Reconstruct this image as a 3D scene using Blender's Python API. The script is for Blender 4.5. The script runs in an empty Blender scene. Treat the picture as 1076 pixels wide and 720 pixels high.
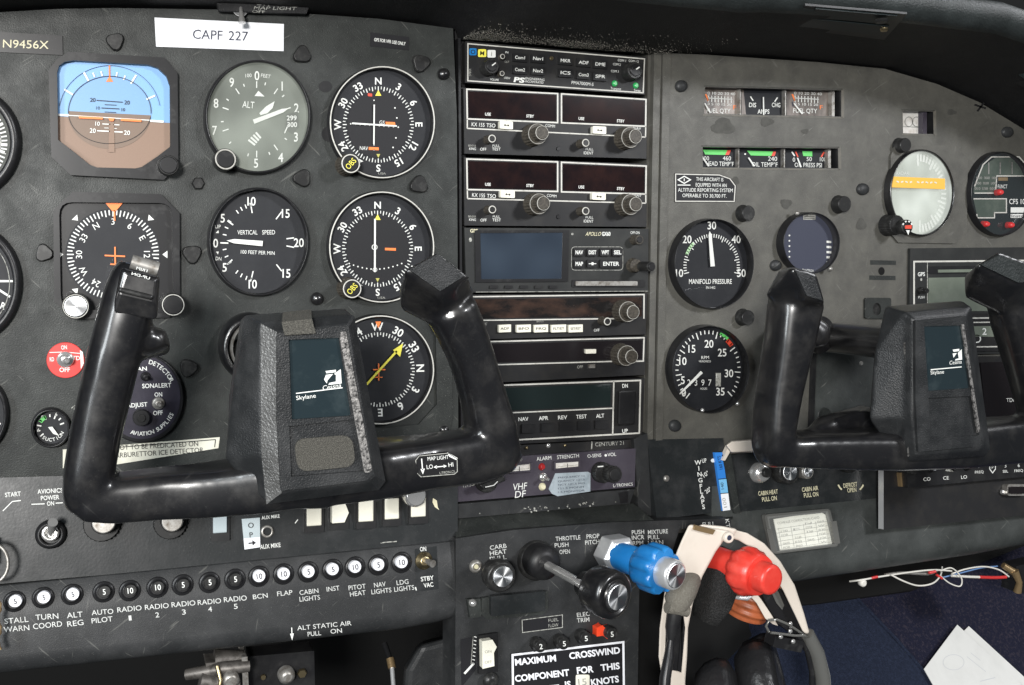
import bpy, math, random
from mathutils import Vector, Matrix
from mathutils.geometry import tessellate_polygon
R = math.radians
random.seed(7)
SC = bpy.context.scene
COL = SC.collection
# ------------------------------------------------------------------ camera
F = 1050.0; CX, CY = 538.0, 360.0
TH, PH = R(22.0), R(5.3)
CAM = Vector((0, -0.71, 0))
fwd = Vector((math.sin(TH)*math.cos(PH), math.cos(TH)*math.cos(PH), -math.sin(PH)))
rgt = Vector((math.cos(TH), -math.sin(TH), 0))
upv = rgt.cross(fwd)
def ray(px, py): return fwd + rgt*((px-CX)/F) + upv*((CY-py)/F)
class Pl:
    """a real plane in the cockpit: origin, normal (towards the pilot)"""
    def __init__(s, o, n):
        s.o = Vector(o); s.n = Vector(n).normalized()
        z = Vector((0,0,1)); s.z = (z - s.n*z.dot(s.n)).normalized(); s.x = s.z.cross(-s.n).normalized()
        if s.x.x < 0: s.x = -s.x
    def at(s, px, py, d=0.0):
        r = ray(px, py); o = s.o + s.n*d
        return CAM + r*((o-CAM).dot(s.n)/r.dot(s.n))
    @staticmethod
    def tilt(px, py, d, deg, base=None):       # through a point, leaning back by deg
        o = P0.at(px, py, d); a = R(deg)
        return Pl(o, (0, -math.cos(a), math.sin(a)))
P0 = Pl((0,0,0), (0,-1,0))
def W(px, py, d=0.0): return P0.at(px, py, d)
def proj(p):
    r=p-CAM; z=r.dot(fwd); return CX+F*r.dot(rgt)/z, CY-F*r.dot(upv)/z
def m_per_px(p): return (p-CAM).dot(fwd)/F
# ------------------------------------------------------------------ materials
MATS = {}
def nt(name):
    m = bpy.data.materials.new(name); m.use_nodes = True
    n = m.node_tree.nodes; l = m.node_tree.links
    b = n['Principled BSDF']; return m, n, l, b
def mat(name, col, rough=.5, metal=0., col2=None, scale=30., thr=(.45,.7), bump=0., bscale=900., r2=None, spec=None, coat=0., detail=6., emit=0., dist=0.0006, stretch=None, fine=0., scratch=0., aniso=0.):
    m, n, l, b = nt(name)
    b.inputs['Base Color'].default_value = (*col, 1); b.inputs['Roughness'].default_value = rough
    b.inputs['Metallic'].default_value = metal
    if spec is None and metal == 0 and rough > .3 and max(col) < .1: spec = .28
    if spec is not None: b.inputs['Specular IOR Level'].default_value = spec
    if coat: b.inputs['Coat Weight'].default_value = coat; b.inputs['Coat Roughness'].default_value = .12
    if emit:
        b.inputs['Emission Color'].default_value = (*col,1); b.inputs['Emission Strength'].default_value = emit
    tc = n.new('ShaderNodeTexCoord'); src = tc.outputs['Object']
    if stretch:
        mp = n.new('ShaderNodeMapping'); mp.inputs['Scale'].default_value = stretch; l.new(src, mp.inputs[0]); src = mp.outputs[0]
    if col2 or r2 is not None:
        t = n.new('ShaderNodeTexNoise'); t.inputs['Scale'].default_value = scale; t.inputs['Detail'].default_value = detail; t.inputs['Roughness'].default_value = .65
        l.new(src, t.inputs['Vector'])
        mr = n.new('ShaderNodeMapRange'); mr.inputs[1].default_value = thr[0]; mr.inputs[2].default_value = thr[1]
        l.new(t.outputs[0], mr.inputs[0])
        fac = mr.outputs[0]
        if col2:
            mx = n.new('ShaderNodeMix'); mx.data_type = 'RGBA'
            mx.inputs[6].default_value = (*col,1); mx.inputs[7].default_value = (*col2,1)
            l.new(fac, mx.inputs[0]); out = mx.outputs[2]
            if fine:                             # sparse pale dust specks
                t2 = n.new('ShaderNodeTexNoise'); t2.inputs['Scale'].default_value = 1500; t2.inputs['Detail'].default_value = 2
                l.new(src, t2.inputs['Vector'])
                m2 = n.new('ShaderNodeMapRange'); m2.inputs[1].default_value = .66; m2.inputs[2].default_value = .78; m2.inputs[4].default_value = fine
                l.new(t2.outputs[0], m2.inputs[0])
                mx2 = n.new('ShaderNodeMix'); mx2.data_type='RGBA'; mx2.inputs[7].default_value = (.35,.35,.32,1)
                l.new(out, mx2.inputs[6]); l.new(m2.outputs[0], mx2.inputs[0]); out = mx2.outputs[2]
            if scratch:                          # hairline scuffs worn through the paint
                for rot, thr_ in ((.6, .70), (-.8, .71), (1.4, .72)):
                    mp1 = n.new('ShaderNodeMapping'); mp1.inputs['Rotation'].default_value = (0, rot, 0); l.new(tc.outputs['Object'], mp1.inputs[0])
                    mp2 = n.new('ShaderNodeMapping'); mp2.inputs['Location'].default_value = (rot*7, rot*3, 0); mp2.inputs['Scale'].default_value = (38, 38, 520); l.new(mp1.outputs[0], mp2.inputs[0])
                    t3 = n.new('ShaderNodeTexNoise'); t3.inputs['Scale'].default_value = 1; t3.inputs['Detail'].default_value = 2; l.new(mp2.outputs[0], t3.inputs['Vector'])
                    m3 = n.new('ShaderNodeMapRange'); m3.inputs[1].default_value = thr_; m3.inputs[2].default_value = thr_+.05; m3.inputs[4].default_value = scratch; l.new(t3.outputs[0], m3.inputs[0])
                    mx3 = n.new('ShaderNodeMix'); mx3.data_type='RGBA'; mx3.inputs[7].default_value = (.22,.22,.20,1)
                    l.new(out, mx3.inputs[6]); l.new(m3.outputs[0], mx3.inputs[0]); out = mx3.outputs[2]
            l.new(out, b.inputs['Base Color'])
        if r2 is not None:
            m3 = n.new('ShaderNodeMapRange'); m3.inputs[3].default_value = rough; m3.inputs[4].default_value = r2
            l.new(fac, m3.inputs[0]); l.new(m3.outputs[0], b.inputs['Roughness'])
    if aniso:
        b.inputs['Anisotropic'].default_value = aniso; tn = n.new('ShaderNodeTangent'); tn.direction_type = 'RADIAL'; tn.axis = 'Y'; l.new(tn.outputs[0], b.inputs['Tangent'])
    if bump:
        t = n.new('ShaderNodeTexNoise'); t.inputs['Scale'].default_value = bscale; t.inputs['Detail'].default_value = 3
        l.new(src, t.inputs['Vector'])
        bp = n.new('ShaderNodeBump'); bp.inputs['Strength'].default_value = bump; bp.inputs['Distance'].default_value = dist
        l.new(t.outputs[0], bp.inputs['Height']); l.new(bp.outputs[0], b.inputs['Normal'])
    MATS[name] = m; return m
def glass(name, haze=0., hcol=(.6,.62,.58), rough=.02, tint=1., streak=False):
    m, n, l, b = nt(name); n.remove(b)
    out = n['Material Output']
    tr = n.new('ShaderNodeBsdfTransparent'); tr.inputs[0].default_value = (tint,tint,tint,1)
    gl = n.new('ShaderNodeBsdfGlossy'); gl.inputs['Roughness'].default_value = rough
    df = n.new('ShaderNodeBsdfDiffuse'); df.inputs[0].default_value = (*hcol,1)
    lw = n.new('ShaderNodeLayerWeight'); lw.inputs[0].default_value = .18
    m1 = n.new('ShaderNodeMixShader'); m2 = n.new('ShaderNodeMixShader')
    m1.inputs[0].default_value = haze
    if streak:
        tc = n.new('ShaderNodeTexCoord'); t = n.new('ShaderNodeTexNoise'); t.inputs['Scale'].default_value = 22; t.inputs['Detail'].default_value = 2
        mr = n.new('ShaderNodeMapRange'); mr.inputs[1].default_value=.35; mr.inputs[2].default_value=.65; mr.inputs[3].default_value = haze*.45; mr.inputs[4].default_value = min(1,haze*1.5)
        l.new(tc.outputs['Object'], t.inputs['Vector']); l.new(t.outputs[0], mr.inputs[0]); l.new(mr.outputs[0], m1.inputs[0])
    l.new(tr.outputs[0], m1.inputs[1]); l.new(df.outputs[0], m1.inputs[2])
    l.new(lw.outputs['Fresnel'], m2.inputs[0]); l.new(m1.outputs[0], m2.inputs[1]); l.new(gl.outputs[0], m2.inputs[2])
    l.new(m2.outputs[0], out.inputs[0]); MATS[name] = m
# panels
mat('panel', (.018,.020,.019), .50, scratch=.25, col2=(.035,.038,.036), scale=50, thr=(.4,.7), bump=.5, bscale=1300, dist=.0003, r2=.38, fine=.4)
mat('panel_worn', (.066,.064,.057), .50, scratch=.3, col2=(.098,.095,.083), scale=60, thr=(.36,.70), bump=.5, bscale=1200, dist=.0004, r2=.42, fine=.5, spec=.4)
mat('panel_sub', (.020,.021,.022), .46, scratch=.25, col2=(.040,.041,.042), scale=30, thr=(.42,.7), bump=.4, bscale=1500, dist=.0003, r2=.4, fine=.2)
mat('switch_plate', (.015,.017,.018), .38, col2=(.036,.037,.038), scale=45, bump=.08, bscale=600, fine=.15, r2=.3)
mat('roll', (.028,.031,.030), .50, scratch=.3, col2=(.060,.065,.063), scale=20, thr=(.4,.7), bump=.3, bscale=800, dist=.0004, fine=.12)
mat('radio', (.014,.014,.015), .45, col2=(.022,.021,.020), scale=60, bump=.1, bscale=1500, dist=.0002)
mat('radio_grey', (.018,.019,.019), .5, col2=(.028,.029,.028), scale=40)
mat('black', (.010,.010,.011), .42, col2=(.02,.02,.02), scale=60)
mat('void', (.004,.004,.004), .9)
mat('bezel', (.013,.013,.014), .32, col2=(.030,.030,.030), scale=90, thr=(.55,.75), r2=.5)
mat('dial', (.012,.013,.016), .55, col2=(.018,.019,.022), scale=40)
mat('dial_alt', (.05,.055,.048), .5)
mat('dial_plum', (.020,.018,.028), .45, col2=(.03,.027,.04), scale=60)
mat('yoke', (.007,.007,.008), .28, scratch=.04, col2=(.020,.019,.018), scale=60, thr=(.45,.8), r2=.42, bump=.04, bscale=400, dist=.0002, fine=.08, coat=.45)
mat('leather_sheen', (.085,.085,.083), .30, .45, col2=(.15,.15,.148), scale=45, thr=(.35,.7), bump=.8, bscale=800, dist=.0008, r2=.38)  # worn leather, with light caught on the left facets put into the colour
mat('ink_soft', (.52,.53,.51), .6, col2=(.26,.27,.26), scale=260, thr=(.58,.72))
mat('edge_wear', (.13,.12,.10), .6, col2=(.085,.082,.073), scale=90, thr=(.4,.65))
mat('stain', (.052,.051,.046), .6, col2=(.07,.069,.062), scale=160, thr=(.4,.65))
mat('egt_face', (.34,.37,.32), .5, col2=(.26,.28,.25), scale=30)  # pale face paints the white glare over the dial
mat('yoke_pad', (.015,.016,.017), .34, col2=(.028,.029,.030), scale=50, bump=.55, bscale=1100, dist=.0006, r2=.46)
mat('leather', (.014,.014,.015), .32, bump=.5, bscale=300, dist=.001)
mat('worn_silver', (.27,.26,.25), .45, .6, col2=(.03,.03,.03), scale=500, thr=(.45,.6), bump=.6, bscale=900)
mat('velcro', (.050,.048,.042), .95, col2=(.11,.105,.09), scale=1600, thr=(.45,.6), bump=1., bscale=2200, dist=.001)
mat('plate_gloss', (.014,.022,.026), .12, col2=(.03,.042,.046), scale=60, thr=(.5,.8), r2=.3)
mat('knob', (.016,.016,.016), .33, col2=(.05,.05,.048), scale=200, thr=(.5,.75))
mat('knob_brown', (.035,.031,.026), .42, col2=(.085,.075,.060), scale=600, thr=(.4,.7))
mat('alu', (.72,.73,.74), .30, .65, r2=.4, scale=400)
mat('alu_disc', (.82,.83,.84), .36, 1., aniso=.85)
mat('chrome', (.80,.79,.77), .18, .8)
mat('brass', (.42,.34,.2), .35, 1.)
mat('steel_dull', (.34,.33,.31), .40, .6, col2=(.12,.1,.08), scale=200)
mat('rim_white', (.52,.51,.47), .45, col2=(.30,.29,.26), scale=220, thr=(.55,.75))
mat('rim_soft', (.36,.35,.32), .45, col2=(.16,.15,.13), scale=500, thr=(.5,.7))
mat('ink', (.68,.69,.66), .6)
mat('ink_dim', (.34,.34,.31), .6, col2=(.12,.12,.11), scale=500, thr=(.5,.62))
mat('ink_cream', (.62,.58,.40), .6)
mat('ink_yellow', (.75,.68,.08), .5)
mat('ink_olive', (.42,.40,.10), .6)
mat('ink_orange', (.85,.20,.04), .5)
mat('ink_red', (.62,.06,.03), .45)
mat('ink_green', (.12,.55,.13), .5)
mat('ink_pale_green', (.40,.62,.36), .5)
mat('ink_black', (.012,.012,.014), .5)
mat('ink_navy', (.03,.035,.06), .5)
mat('orange_tape', (.72,.42,.06), .5)
mat('lcd_dim', (.055,.075,.06), .2, col2=(.09,.11,.09), scale=60)
mat('paper_mark', (.48,.49,.51), .8)
mat('sky_blue', (.17,.35,.63), .45)
mat('card_white', (.74,.74,.66), .6, col2=(.66,.65,.56), scale=60)
mat('lens_dull', (.016,.022,.023), .45)
mat('steel_dark', (.14,.13,.12), .5, .6, col2=(.05,.045,.04), scale=160)
mat('sky_deep', (.15,.30,.50), .45)
mat('earth', (.20,.125,.085), .5)
mat('earth_dark', (.15,.10,.07), .5)
mat('label_white', (.80,.81,.84), .45, col2=(.74,.75,.80), scale=40)
mat('label_cream', (.62,.61,.52), .55, col2=(.50,.48,.40), scale=50)
mat('label_silver', (.48,.55,.60), .35, .3, col2=(.3,.36,.4), scale=120)
mat('switch_cream', (.72,.70,.60), .35)
mat('switch_blue', (.42,.48,.50), .35)
mat('red_plate', (.55,.035,.03), .35)
mat('red_breaker', (.75,.06,.02), .35)
mat('display_red', (.008,.005,.006), .10, col2=(.022,.010,.009), scale=50, thr=(.4,.75))
mat('display_dark', (.012,.010,.011), .12)
mat('display_rust', (.010,.009,.009), .18, col2=(.075,.042,.030), scale=22, thr=(.45,.72), stretch=(1,1,2.2))
mat('glass_dark', (.012,.018,.018), .10)
mat('lcd_blue', (.013,.018,.028), .14, col2=(.038,.052,.072), scale=16, thr=(.36,.66), detail=1)
mat('lcd_green', (.14,.16,.13), .25, col2=(.18,.20,.165), scale=40)
mat('plum', (.040,.034,.046), .45, col2=(.052,.046,.058), scale=60, bump=.1, bscale=1500)
mat('meter_face', (.72,.70,.66), .4, col2=(.5,.45,.4), scale=150)
mat('fuel_face', (.055,.045,.04), .35, .2, col2=(.21,.18,.16), scale=60, thr=(.4,.65), stretch=(1,1,.3))  # brownish sheen over the dark faces is put into the colour
mat('blue_plastic', (.010,.15,.42), .30, col2=(.022,.20,.50), scale=60, r2=.4)
mat('blue_tape', (.03,.20,.62), .4)
mat('blue_tape_light', (.17,.45,.72), .4)
mat('red_plastic', (.60,.040,.028), .33, col2=(.68,.07,.05), scale=60, r2=.45)
mat('beige', (.60,.54,.47), .38, col2=(.53,.47,.40), scale=30, thr=(.5,.8))
mat('gold', (.30,.21,.11), .35, .6)
mat('foam', (.125,.115,.095), .95, col2=(.175,.165,.14), scale=900, bump=.8, bscale=1500, dist=.001)
mat('fleece', (.018,.018,.018), .95, col2=(.05,.05,.05), scale=900, bump=1., bscale=900, dist=.003)
mat('rust_duct', (.48,.13,.05), .45, col2=(.25,.07,.03), scale=60)
mat('clear_frame', (.16,.16,.15), .2, .4)
mat('wire_white', (.62,.60,.55), .4)
mat('wire_red', (.50,.03,.03), .4)
mat('wire_blue', (.12,.22,.42), .4)
mat('carpet', (.010,.015,.032), .95, col2=(.020,.028,.056), scale=350, bump=.9, bscale=900, dist=.002)
mat('carpet_pattern', (.008,.009,.024), .95, col2=(.030,.026,.040), scale=330, thr=(.5,.68), bump=.9, bscale=900, dist=.002, detail=2)
mat('paper', (.62,.62,.60), .7, col2=(.57,.57,.55), scale=30)
mat('glareshield', (.010,.010,.011), .6, col2=(.016,.016,.017), scale=60, bump=.6, bscale=1400, dist=.0006, fine=.5)
mat('glareshield_lip', (.016,.019,.019), .45, col2=(.028,.033,.033), scale=30, bump=.6, bscale=700, dist=.0008)
mat('led_green', (.02,.28,.07), .3, emit=.25)
mat('dust', (.50,.48,.42), .9)
mat('led_red', (.30,.02,.02), .2)
glass('pane', .0); glass('pane_hazed', .22, (.50,.54,.47), streak=True); glass('pane_milky', .40, (.80,.85,.78), streak=True); glass('pane_clear_plastic', .10, (.7,.72,.7), .08)  # altimeter and temperature panes carry painted glare as a diffuse veil
glass('pane_soft', .03, (.5,.5,.55))
# dusty underside: speckle thick beside the radio stack only
def dusty():
    m, n, l, b = nt('glareshield_dusty'); b.inputs['Roughness'].default_value = .75
    tc = n.new('ShaderNodeTexCoord'); src = tc.outputs['Object']
    a = n.new('ShaderNodeTexNoise'); a.inputs['Scale'].default_value = 28; a.inputs['Detail'].default_value = 3; l.new(src, a.inputs['Vector'])
    s = n.new('ShaderNodeTexNoise'); s.inputs['Scale'].default_value = 1100; s.inputs['Detail'].default_value = 3; s.inputs['Roughness'].default_value = .8; l.new(src, s.inputs['Vector'])
    ad = n.new('ShaderNodeMath'); ad.operation = 'MULTIPLY_ADD'; ad.inputs[1].default_value = .55
    l.new(a.outputs[0], ad.inputs[0]); l.new(s.outputs[0], ad.inputs[2])
    mr = n.new('ShaderNodeMapRange'); mr.inputs[1].default_value = .83; mr.inputs[2].default_value = .93; l.new(ad.outputs[0], mr.inputs[0])
    mx = n.new('ShaderNodeMix'); mx.data_type='RGBA'; mx.inputs[6].default_value = (.009,.009,.009,1); mx.inputs[7].default_value = (.33,.31,.27,1)
    l.new(mr.outputs[0], mx.inputs[0]); l.new(mx.outputs[2], b.inputs['Base Color']); MATS['glareshield_dusty'] = m
dusty()
# ------------------------------------------------------------------ text outlines
_tc = {}
def glyphs(s, bold):
    k = (s, bold)
    if k in _tc: return _tc[k]
    c = bpy.data.curves.new('t', 'FONT'); c.body = s; c.offset = bold; c.resolution_u = 3; c.fill_mode = 'FRONT'
    o = bpy.data.objects.new('t', c); COL.objects.link(o)
    dg = bpy.context.evaluated_depsgraph_get(); me = bpy.data.meshes.new_from_object(o.evaluated_get(dg))
    vs = [(v.co.x, v.co.y) for v in me.vertices]; fs = [tuple(p.vertices) for p in me.polygons]
    bpy.data.objects.remove(o); bpy.data.curves.remove(c); bpy.data.meshes.remove(me)
    if not vs: vs = [(0,0),(1,0)]; fs = []
    x0 = min(v[0] for v in vs); x1 = max(v[0] for v in vs)
    vs = [(x-x0, y) for x, y in vs]
    _tc[k] = (vs, fs, max(x1-x0, .01)); return _tc[k]
CAP = .70
# ------------------------------------------------------------------ mesh builder
class MB:
    def __init__(s, pl=None, d=0.0, m='ink'):
        s.v = []; s.f = []; s.mi = []; s.sm = []; s.mats = []; s.pl = pl or P0; s.d = d; s.m = m
    def _m(s, m):
        m = m or s.m
        if m not in s.mats: s.mats.append(m)
        return s.mats.index(m)
    def add(s, pts, faces, m=None, smooth=False):
        b = len(s.v); s.v += [Vector(p) for p in pts]; i = s._m(m)
        for f in faces: s.f.append(tuple(b+j for j in f)); s.mi.append(i); s.sm.append(smooth)
        return s
    def poly(s, px, m=None, d=None, pl=None):
        pl = pl or s.pl; d = s.d if d is None else d
        pts = [pl.at(x, y, d) for x, y in px]
        tri = tessellate_polygon([pts]) if len(pts) > 4 else [tuple(range(len(pts)))]
        return s.add(pts, tri, m)
    def prism(s, px, d0, d1, m=None, pl=None, holes=(), side=None, holeside=None):
        pl = pl or s.pl; loops = [px]+list(holes)
        W3 = [[pl.at(x, y, d1) for x, y in lp] for lp in loops]
        flat = [p for lp in W3 for p in lp]
        if holes: tri = [tuple(t) for t in tessellate_polygon(W3)]
        else: tri = [tuple(range(len(flat)))]
        s.add(flat, tri, m)
        for k, lp in enumerate(W3):
            nn = len(lp); back = [p - pl.n*(d1-d0) for p in lp]
            s.add(lp+back, [(i, (i+1)%nn, nn+(i+1)%nn, nn+i) for i in range(nn)], (side if k == 0 else (holeside or side)) or m)
            if k == 0 and not holes: s.add(back, [tuple(range(nn))[::-1]], side or m)
        return s
    def stroke(s, px, w, m=None, closed=False, d=None, pl=None):
        pl = pl or s.pl; d = s.d if d is None else d
        P = [Vector((x, y)) for x, y in px]; n = len(P); L = []; Rr = []
        for i, p in enumerate(P):
            a = P[i-1] if (closed or i) else p; c = P[(i+1)%n] if (closed or i < n-1) else p
            t1 = (p-a); t2 = (c-p)
            t1 = t1.normalized() if t1.length > 1e-9 else t2.normalized(); t2 = t2.normalized() if t2.length > 1e-9 else t1
            t = (t1+t2); t = t.normalized() if t.length > 1e-6 else t1
            k = 1/max(.5, t.dot(t1)); nrm = Vector((-t.y, t.x))*w*.5*k
            L.append(p+nrm); Rr.append(p-nrm)
        pts = [pl.at(q.x, q.y, d) for q in L+Rr]
        fs = [(i, (i+1)%n, n+(i+1)%n, n+i) for i in range(n if closed else n-1)]
        return s.add(pts, fs, m)
    def t(s, txt, x0, y0, x1, y1, h, m='ink', b=0.012, d=None, pl=None, slant=0.):
        pl = pl or s.pl; d = (s.d if d is None else d)
        vs, fs, w = glyphs(txt, b); B = Vector((x1-x0, y1-y0)); u = B.normalized(); n = Vector((u.y, -u.x))
        pts = []
        for x, y in vs:
            q = Vector((x0, y0)) + B*(x/w) + (n*h + u*slant*h)*(y/CAP)
            pts.append(pl.at(q.x, q.y, d))
        return s.add(pts, fs, m)
    def tc(s, txt, cx, cy, h, ang=0., m='ink', b=0.012, k=1., d=None, pl=None):
        vs, fs, w = glyphs(txt, b); ww = w*h/CAP*k; a = R(ang); u = Vector((math.cos(a), math.sin(a))); n = Vector((u.y, -u.x))
        p = Vector((cx, cy)) - u*ww/2 - n*h/2; q = p+u*ww
        return s.t(txt, p.x, p.y, q.x, q.y, h, m, b, d, pl)
    def ell(s, cx, cy, rx, ry, m=None, d=None, pl=None, n=48):
        return s.poly([(cx+rx*math.cos(2*math.pi*i/n), cy+ry*math.sin(2*math.pi*i/n)) for i in range(n)], m, d, pl)
    def ring(s, cx, cy, rx, ry, w, m=None, d=None, a0=0, a1=360, n=64):
        full = a1-a0 >= 360
        pts = [(cx+rx*math.sin(R(a0+(a1-a0)*i/n)), cy-ry*math.cos(R(a0+(a1-a0)*i/n))) for i in range(n+(0 if full else 1))]
        return s.stroke(pts, w, m, full, d)
    def lathe(s, fr, prof, m=None, n=40, flute=None, cap=True, mlist=None, smooth=True):
        O, U, V, N = fr; pts = []
        for j, (r, h) in enumerate(prof):
            for i in range(n):
                a = 2*math.pi*i/n; rr = r
                if flute and j in flute[2]: rr = r*(1-flute[1]*(.5+.5*math.cos(flute[0]*a))**flute[3])
                pts.append(O+U*rr*math.cos(a)+V*rr*math.sin(a)+N*h)
        for j in range(len(prof)-1):
            mm = mlist[j] if mlist else m
            fs = [(j*n+i, j*n+(i+1)%n, (j+1)*n+(i+1)%n, (j+1)*n+i) for i in range(n)]
            b = len(s.v) if j == 0 else b
            if j == 0: s.v += pts
            i_ = s._m(mm)
            for f in fs: s.f.append(tuple(b+q for q in f)); s.mi.append(i_); s.sm.append(smooth)
        if cap:
            j = len(prof)-1; i_ = s._m(mlist[-1] if mlist else m)
            s.f.append(tuple(b+j*n+i for i in range(n))); s.mi.append(i_); s.sm.append(False)
        return s
    def tube(s, P, rad, m=None, n=12, caps=True, smooth=True):
        P = [Vector(p) for p in P]
        if not isinstance(rad, (list, tuple)): rad = [rad]*len(P)
        t0 = (P[1]-P[0]).normalized(); a = t0.orthogonal().normalized(); rings = []
        for i, p in enumerate(P):
            t = ((P[min(i+1, len(P)-1)]-P[max(i-1, 0)])).normalized(); a = (a - t*a.dot(t)).normalized(); c = t.cross(a)
            rings += [p+(a*math.cos(2*math.pi*k/n)+c*math.sin(2*math.pi*k/n))*rad[i] for k in range(n)]
        L = len(P)
        s.add(rings, [(i*n+k, i*n+(k+1)%n, (i+1)*n+(k+1)%n, (i+1)*n+k) for i in range(L-1) for k in range(n)], m, smooth)
        if caps:
            s.add(rings[:n], [tuple(range(n))[::-1]], m); s.add(rings[-n:], [tuple(range(n))], m)
        return s
    def sweep(s, path, m=None, n=24, e=2.6, ydir=Vector((0,1,0))):
        """path: (px,py,d,half width px,half depth m); closed superelliptic body"""
        P = [W(p[0], p[1], p[2]) for p in path]; rings = []
        for i, p in enumerate(P):
            t = (P[min(i+1, len(P)-1)]-P[max(i-1, 0)]).normalized()
            y = (ydir - t*ydir.dot(t)).normalized(); x = t.cross(y); hw = (path[i][3]+.9)*m_per_px(p); hd = path[i][4]
            for k in range(n):
                a = 2*math.pi*k/n; ca, sa = math.cos(a), math.sin(a)
                rings.append(p + x*hw*math.copysign(abs(ca)**(2/e), ca) + y*hd*math.copysign(abs(sa)**(2/e), sa))
        L = len(P)
        s.add(rings, [(i*n+k, i*n+(k+1)%n, (i+1)*n+(k+1)%n, (i+1)*n+k) for i in range(L-1) for k in range(n)] + [tuple(range(n))[::-1], tuple(range((L-1)*n, L*n))], m, True)
        return s
    def loft(s, loops, m=None, cap0=True, cap1=True, smooth=False):
        n = len(loops[0]); pts = [p for l in loops for p in l]
        fs = [(j*n+i, j*n+(i+1)%n, (j+1)*n+(i+1)%n, (j+1)*n+i) for j in range(len(loops)-1) for i in range(n)]
        if cap0: fs.append(tuple(range(n))[::-1])
        if cap1: fs.append(tuple(range((len(loops)-1)*n, len(loops)*n)))
        return s.add(pts, fs, m, smooth)
    def grid(s, rows, m=None, smooth=True):
        n = len(rows[0]); pts = [p for r in rows for p in r]
        return s.add(pts, [(j*n+i, j*n+i+1, (j+1)*n+i+1, (j+1)*n+i) for j in range(len(rows)-1) for i in range(n-1)], m, smooth)
    def box(s, c, sz, m=None):
        c = Vector(c); x, y, z = [q/2 for q in sz]
        P = [c+Vector((i*x, j*y, k*z)) for i in (-1,1) for j in (-1,1) for k in (-1,1)]
        return s.add(P, [(0,1,3,2),(4,6,7,5),(0,4,5,1),(2,3,7,6),(0,2,6,4),(1,5,7,3)], m)
    def build(s, name, parent=None, bevel=0., seg=2, remesh=0., label=None, smoothit=0):
        org = Vector((0,0,0))
        p = parent
        if p: org = Vector(p['_w'])
        me = bpy.data.meshes.new(name); me.from_pydata([tuple(v-org) for v in s.v], [], s.f)
        for m in s.mats: me.materials.append(MATS[m])
        me.polygons.foreach_set('material_index', s.mi); me.polygons.foreach_set('use_smooth', s.sm); me.update()
        o = bpy.data.objects.new(name, me); COL.objects.link(o)
        if remesh:
            md = o.modifiers.new('r', 'REMESH'); md.mode = 'VOXEL'; md.voxel_size = remesh; md.use_smooth_shade = True
            if smoothit:
                md = o.modifiers.new('s', 'SMOOTH'); md.iterations = smoothit; md.factor = .5
            dg = bpy.context.evaluated_depsgraph_get(); m2 = bpy.data.meshes.new_from_object(o.evaluated_get(dg))
            o.modifiers.clear(); o.data = m2
            m2.materials.clear(); m2.materials.append(MATS[s.mats[0]])
        if bevel:
            md = o.modifiers.new('bevel', 'BEVEL'); md.width = bevel; md.segments = seg; md.limit_method = 'ANGLE'; md.angle_limit = R(40); md.harden_normals = False
        if p: o.parent = p; o['_w'] = tuple(org)
        else: o['_w'] = (0.,0.,0.)
        if label: o['label'] = label
        return o
def thing(name, label, cat, at, group=None, kind=None):
    o = bpy.data.objects.new(name, None); COL.objects.link(o); o.empty_display_size = .01
    o.location = at; o['_w'] = tuple(at); o['label'] = label; o['category'] = cat
    if group: o['group'] = group
    if kind: o['kind'] = kind
    return o
def tag(o, label, cat, group=None, kind=None):
    o['label'] = label; o['category'] = cat
    if group: o['group'] = group
    if kind: o['kind'] = kind
    return o
def efr(pl, cx, cy, d, rx, ry):
    O = pl.at(cx, cy, d); return (O, (pl.at(cx+rx, cy, d)-pl.at(cx-rx, cy, d))/2, (pl.at(cx, cy-ry, d)-pl.at(cx, cy+ry, d))/2, pl.n)
def cfr(pl, cx, cy, d, r, back=0.):
    """true circle of r px, its front centre seen at cx,cy; the frame's origin 'back' metres behind it"""
    O = pl.at(cx, cy, d); rm = r*m_per_px(O); return (O-pl.n*back, pl.x*rm, pl.z*rm, pl.n)
def rrect(x0, y0, x1, y1, r, n=4, quad=None):
    """rounded rectangle, or rounded quad given as four corner points (TL,TR,BR,BL)"""
    q = quad or [(x0,y0),(x1,y0),(x1,y1),(x0,y1)]; q = [Vector(p) for p in q]; out = []
    for i, p in enumerate(q):
        a = (q[i-1]-p).normalized()*r; b = (q[(i+1)%4]-p).normalized()*r
        for k in range(n+1):
            t = k/n; out.append(tuple(p+a*(1-t)**2+b*t**2))
    return out
def ptsell(cx, cy, rx, ry, n=24): return [(cx+rx*math.cos(2*math.pi*i/n), cy+ry*math.sin(2*math.pi*i/n)) for i in range(n)]
class Dial:
    def __init__(s, cx, cy, rx, ry, rot=0): s.cx, s.cy, s.rx, s.ry, s.rot = cx, cy, rx, ry, rot
    def p(s, r, a): a = R(a+s.rot); return (s.cx+s.rx*r*math.sin(a), s.cy-s.ry*r*math.cos(a))
    def tick(s, mb, a, r0, r1, w=1., m='ink'): mb.stroke([s.p(r0,a), s.p(r1,a)], w, m)
    def num(s, mb, txt, a, r, h, turn=False, m='ink', b=.02, k=1.):
        x, y = s.p(r, a); mb.tc(txt, x, y, h, (a+s.rot) if turn else 0, m, b, k)
    def arctext(s, mb, txt, a0, a1, r, h, m='ink', b=.01, flip=False):
        n = len(txt)
        for i, c in enumerate(txt):
            if c == ' ': continue
            a = a0+(a1-a0)*i/max(1, n-1); x, y = s.p(r, a); mb.tc(c, x, y, h, a+(180 if flip else 0), m, b)
    def arc(s, mb, a0, a1, r, w, m='ink'):
        n = max(6, int(abs(a1-a0)/4)); mb.stroke([s.p(r, a0+(a1-a0)*i/n) for i in range(n+1)], w, m)
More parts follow.
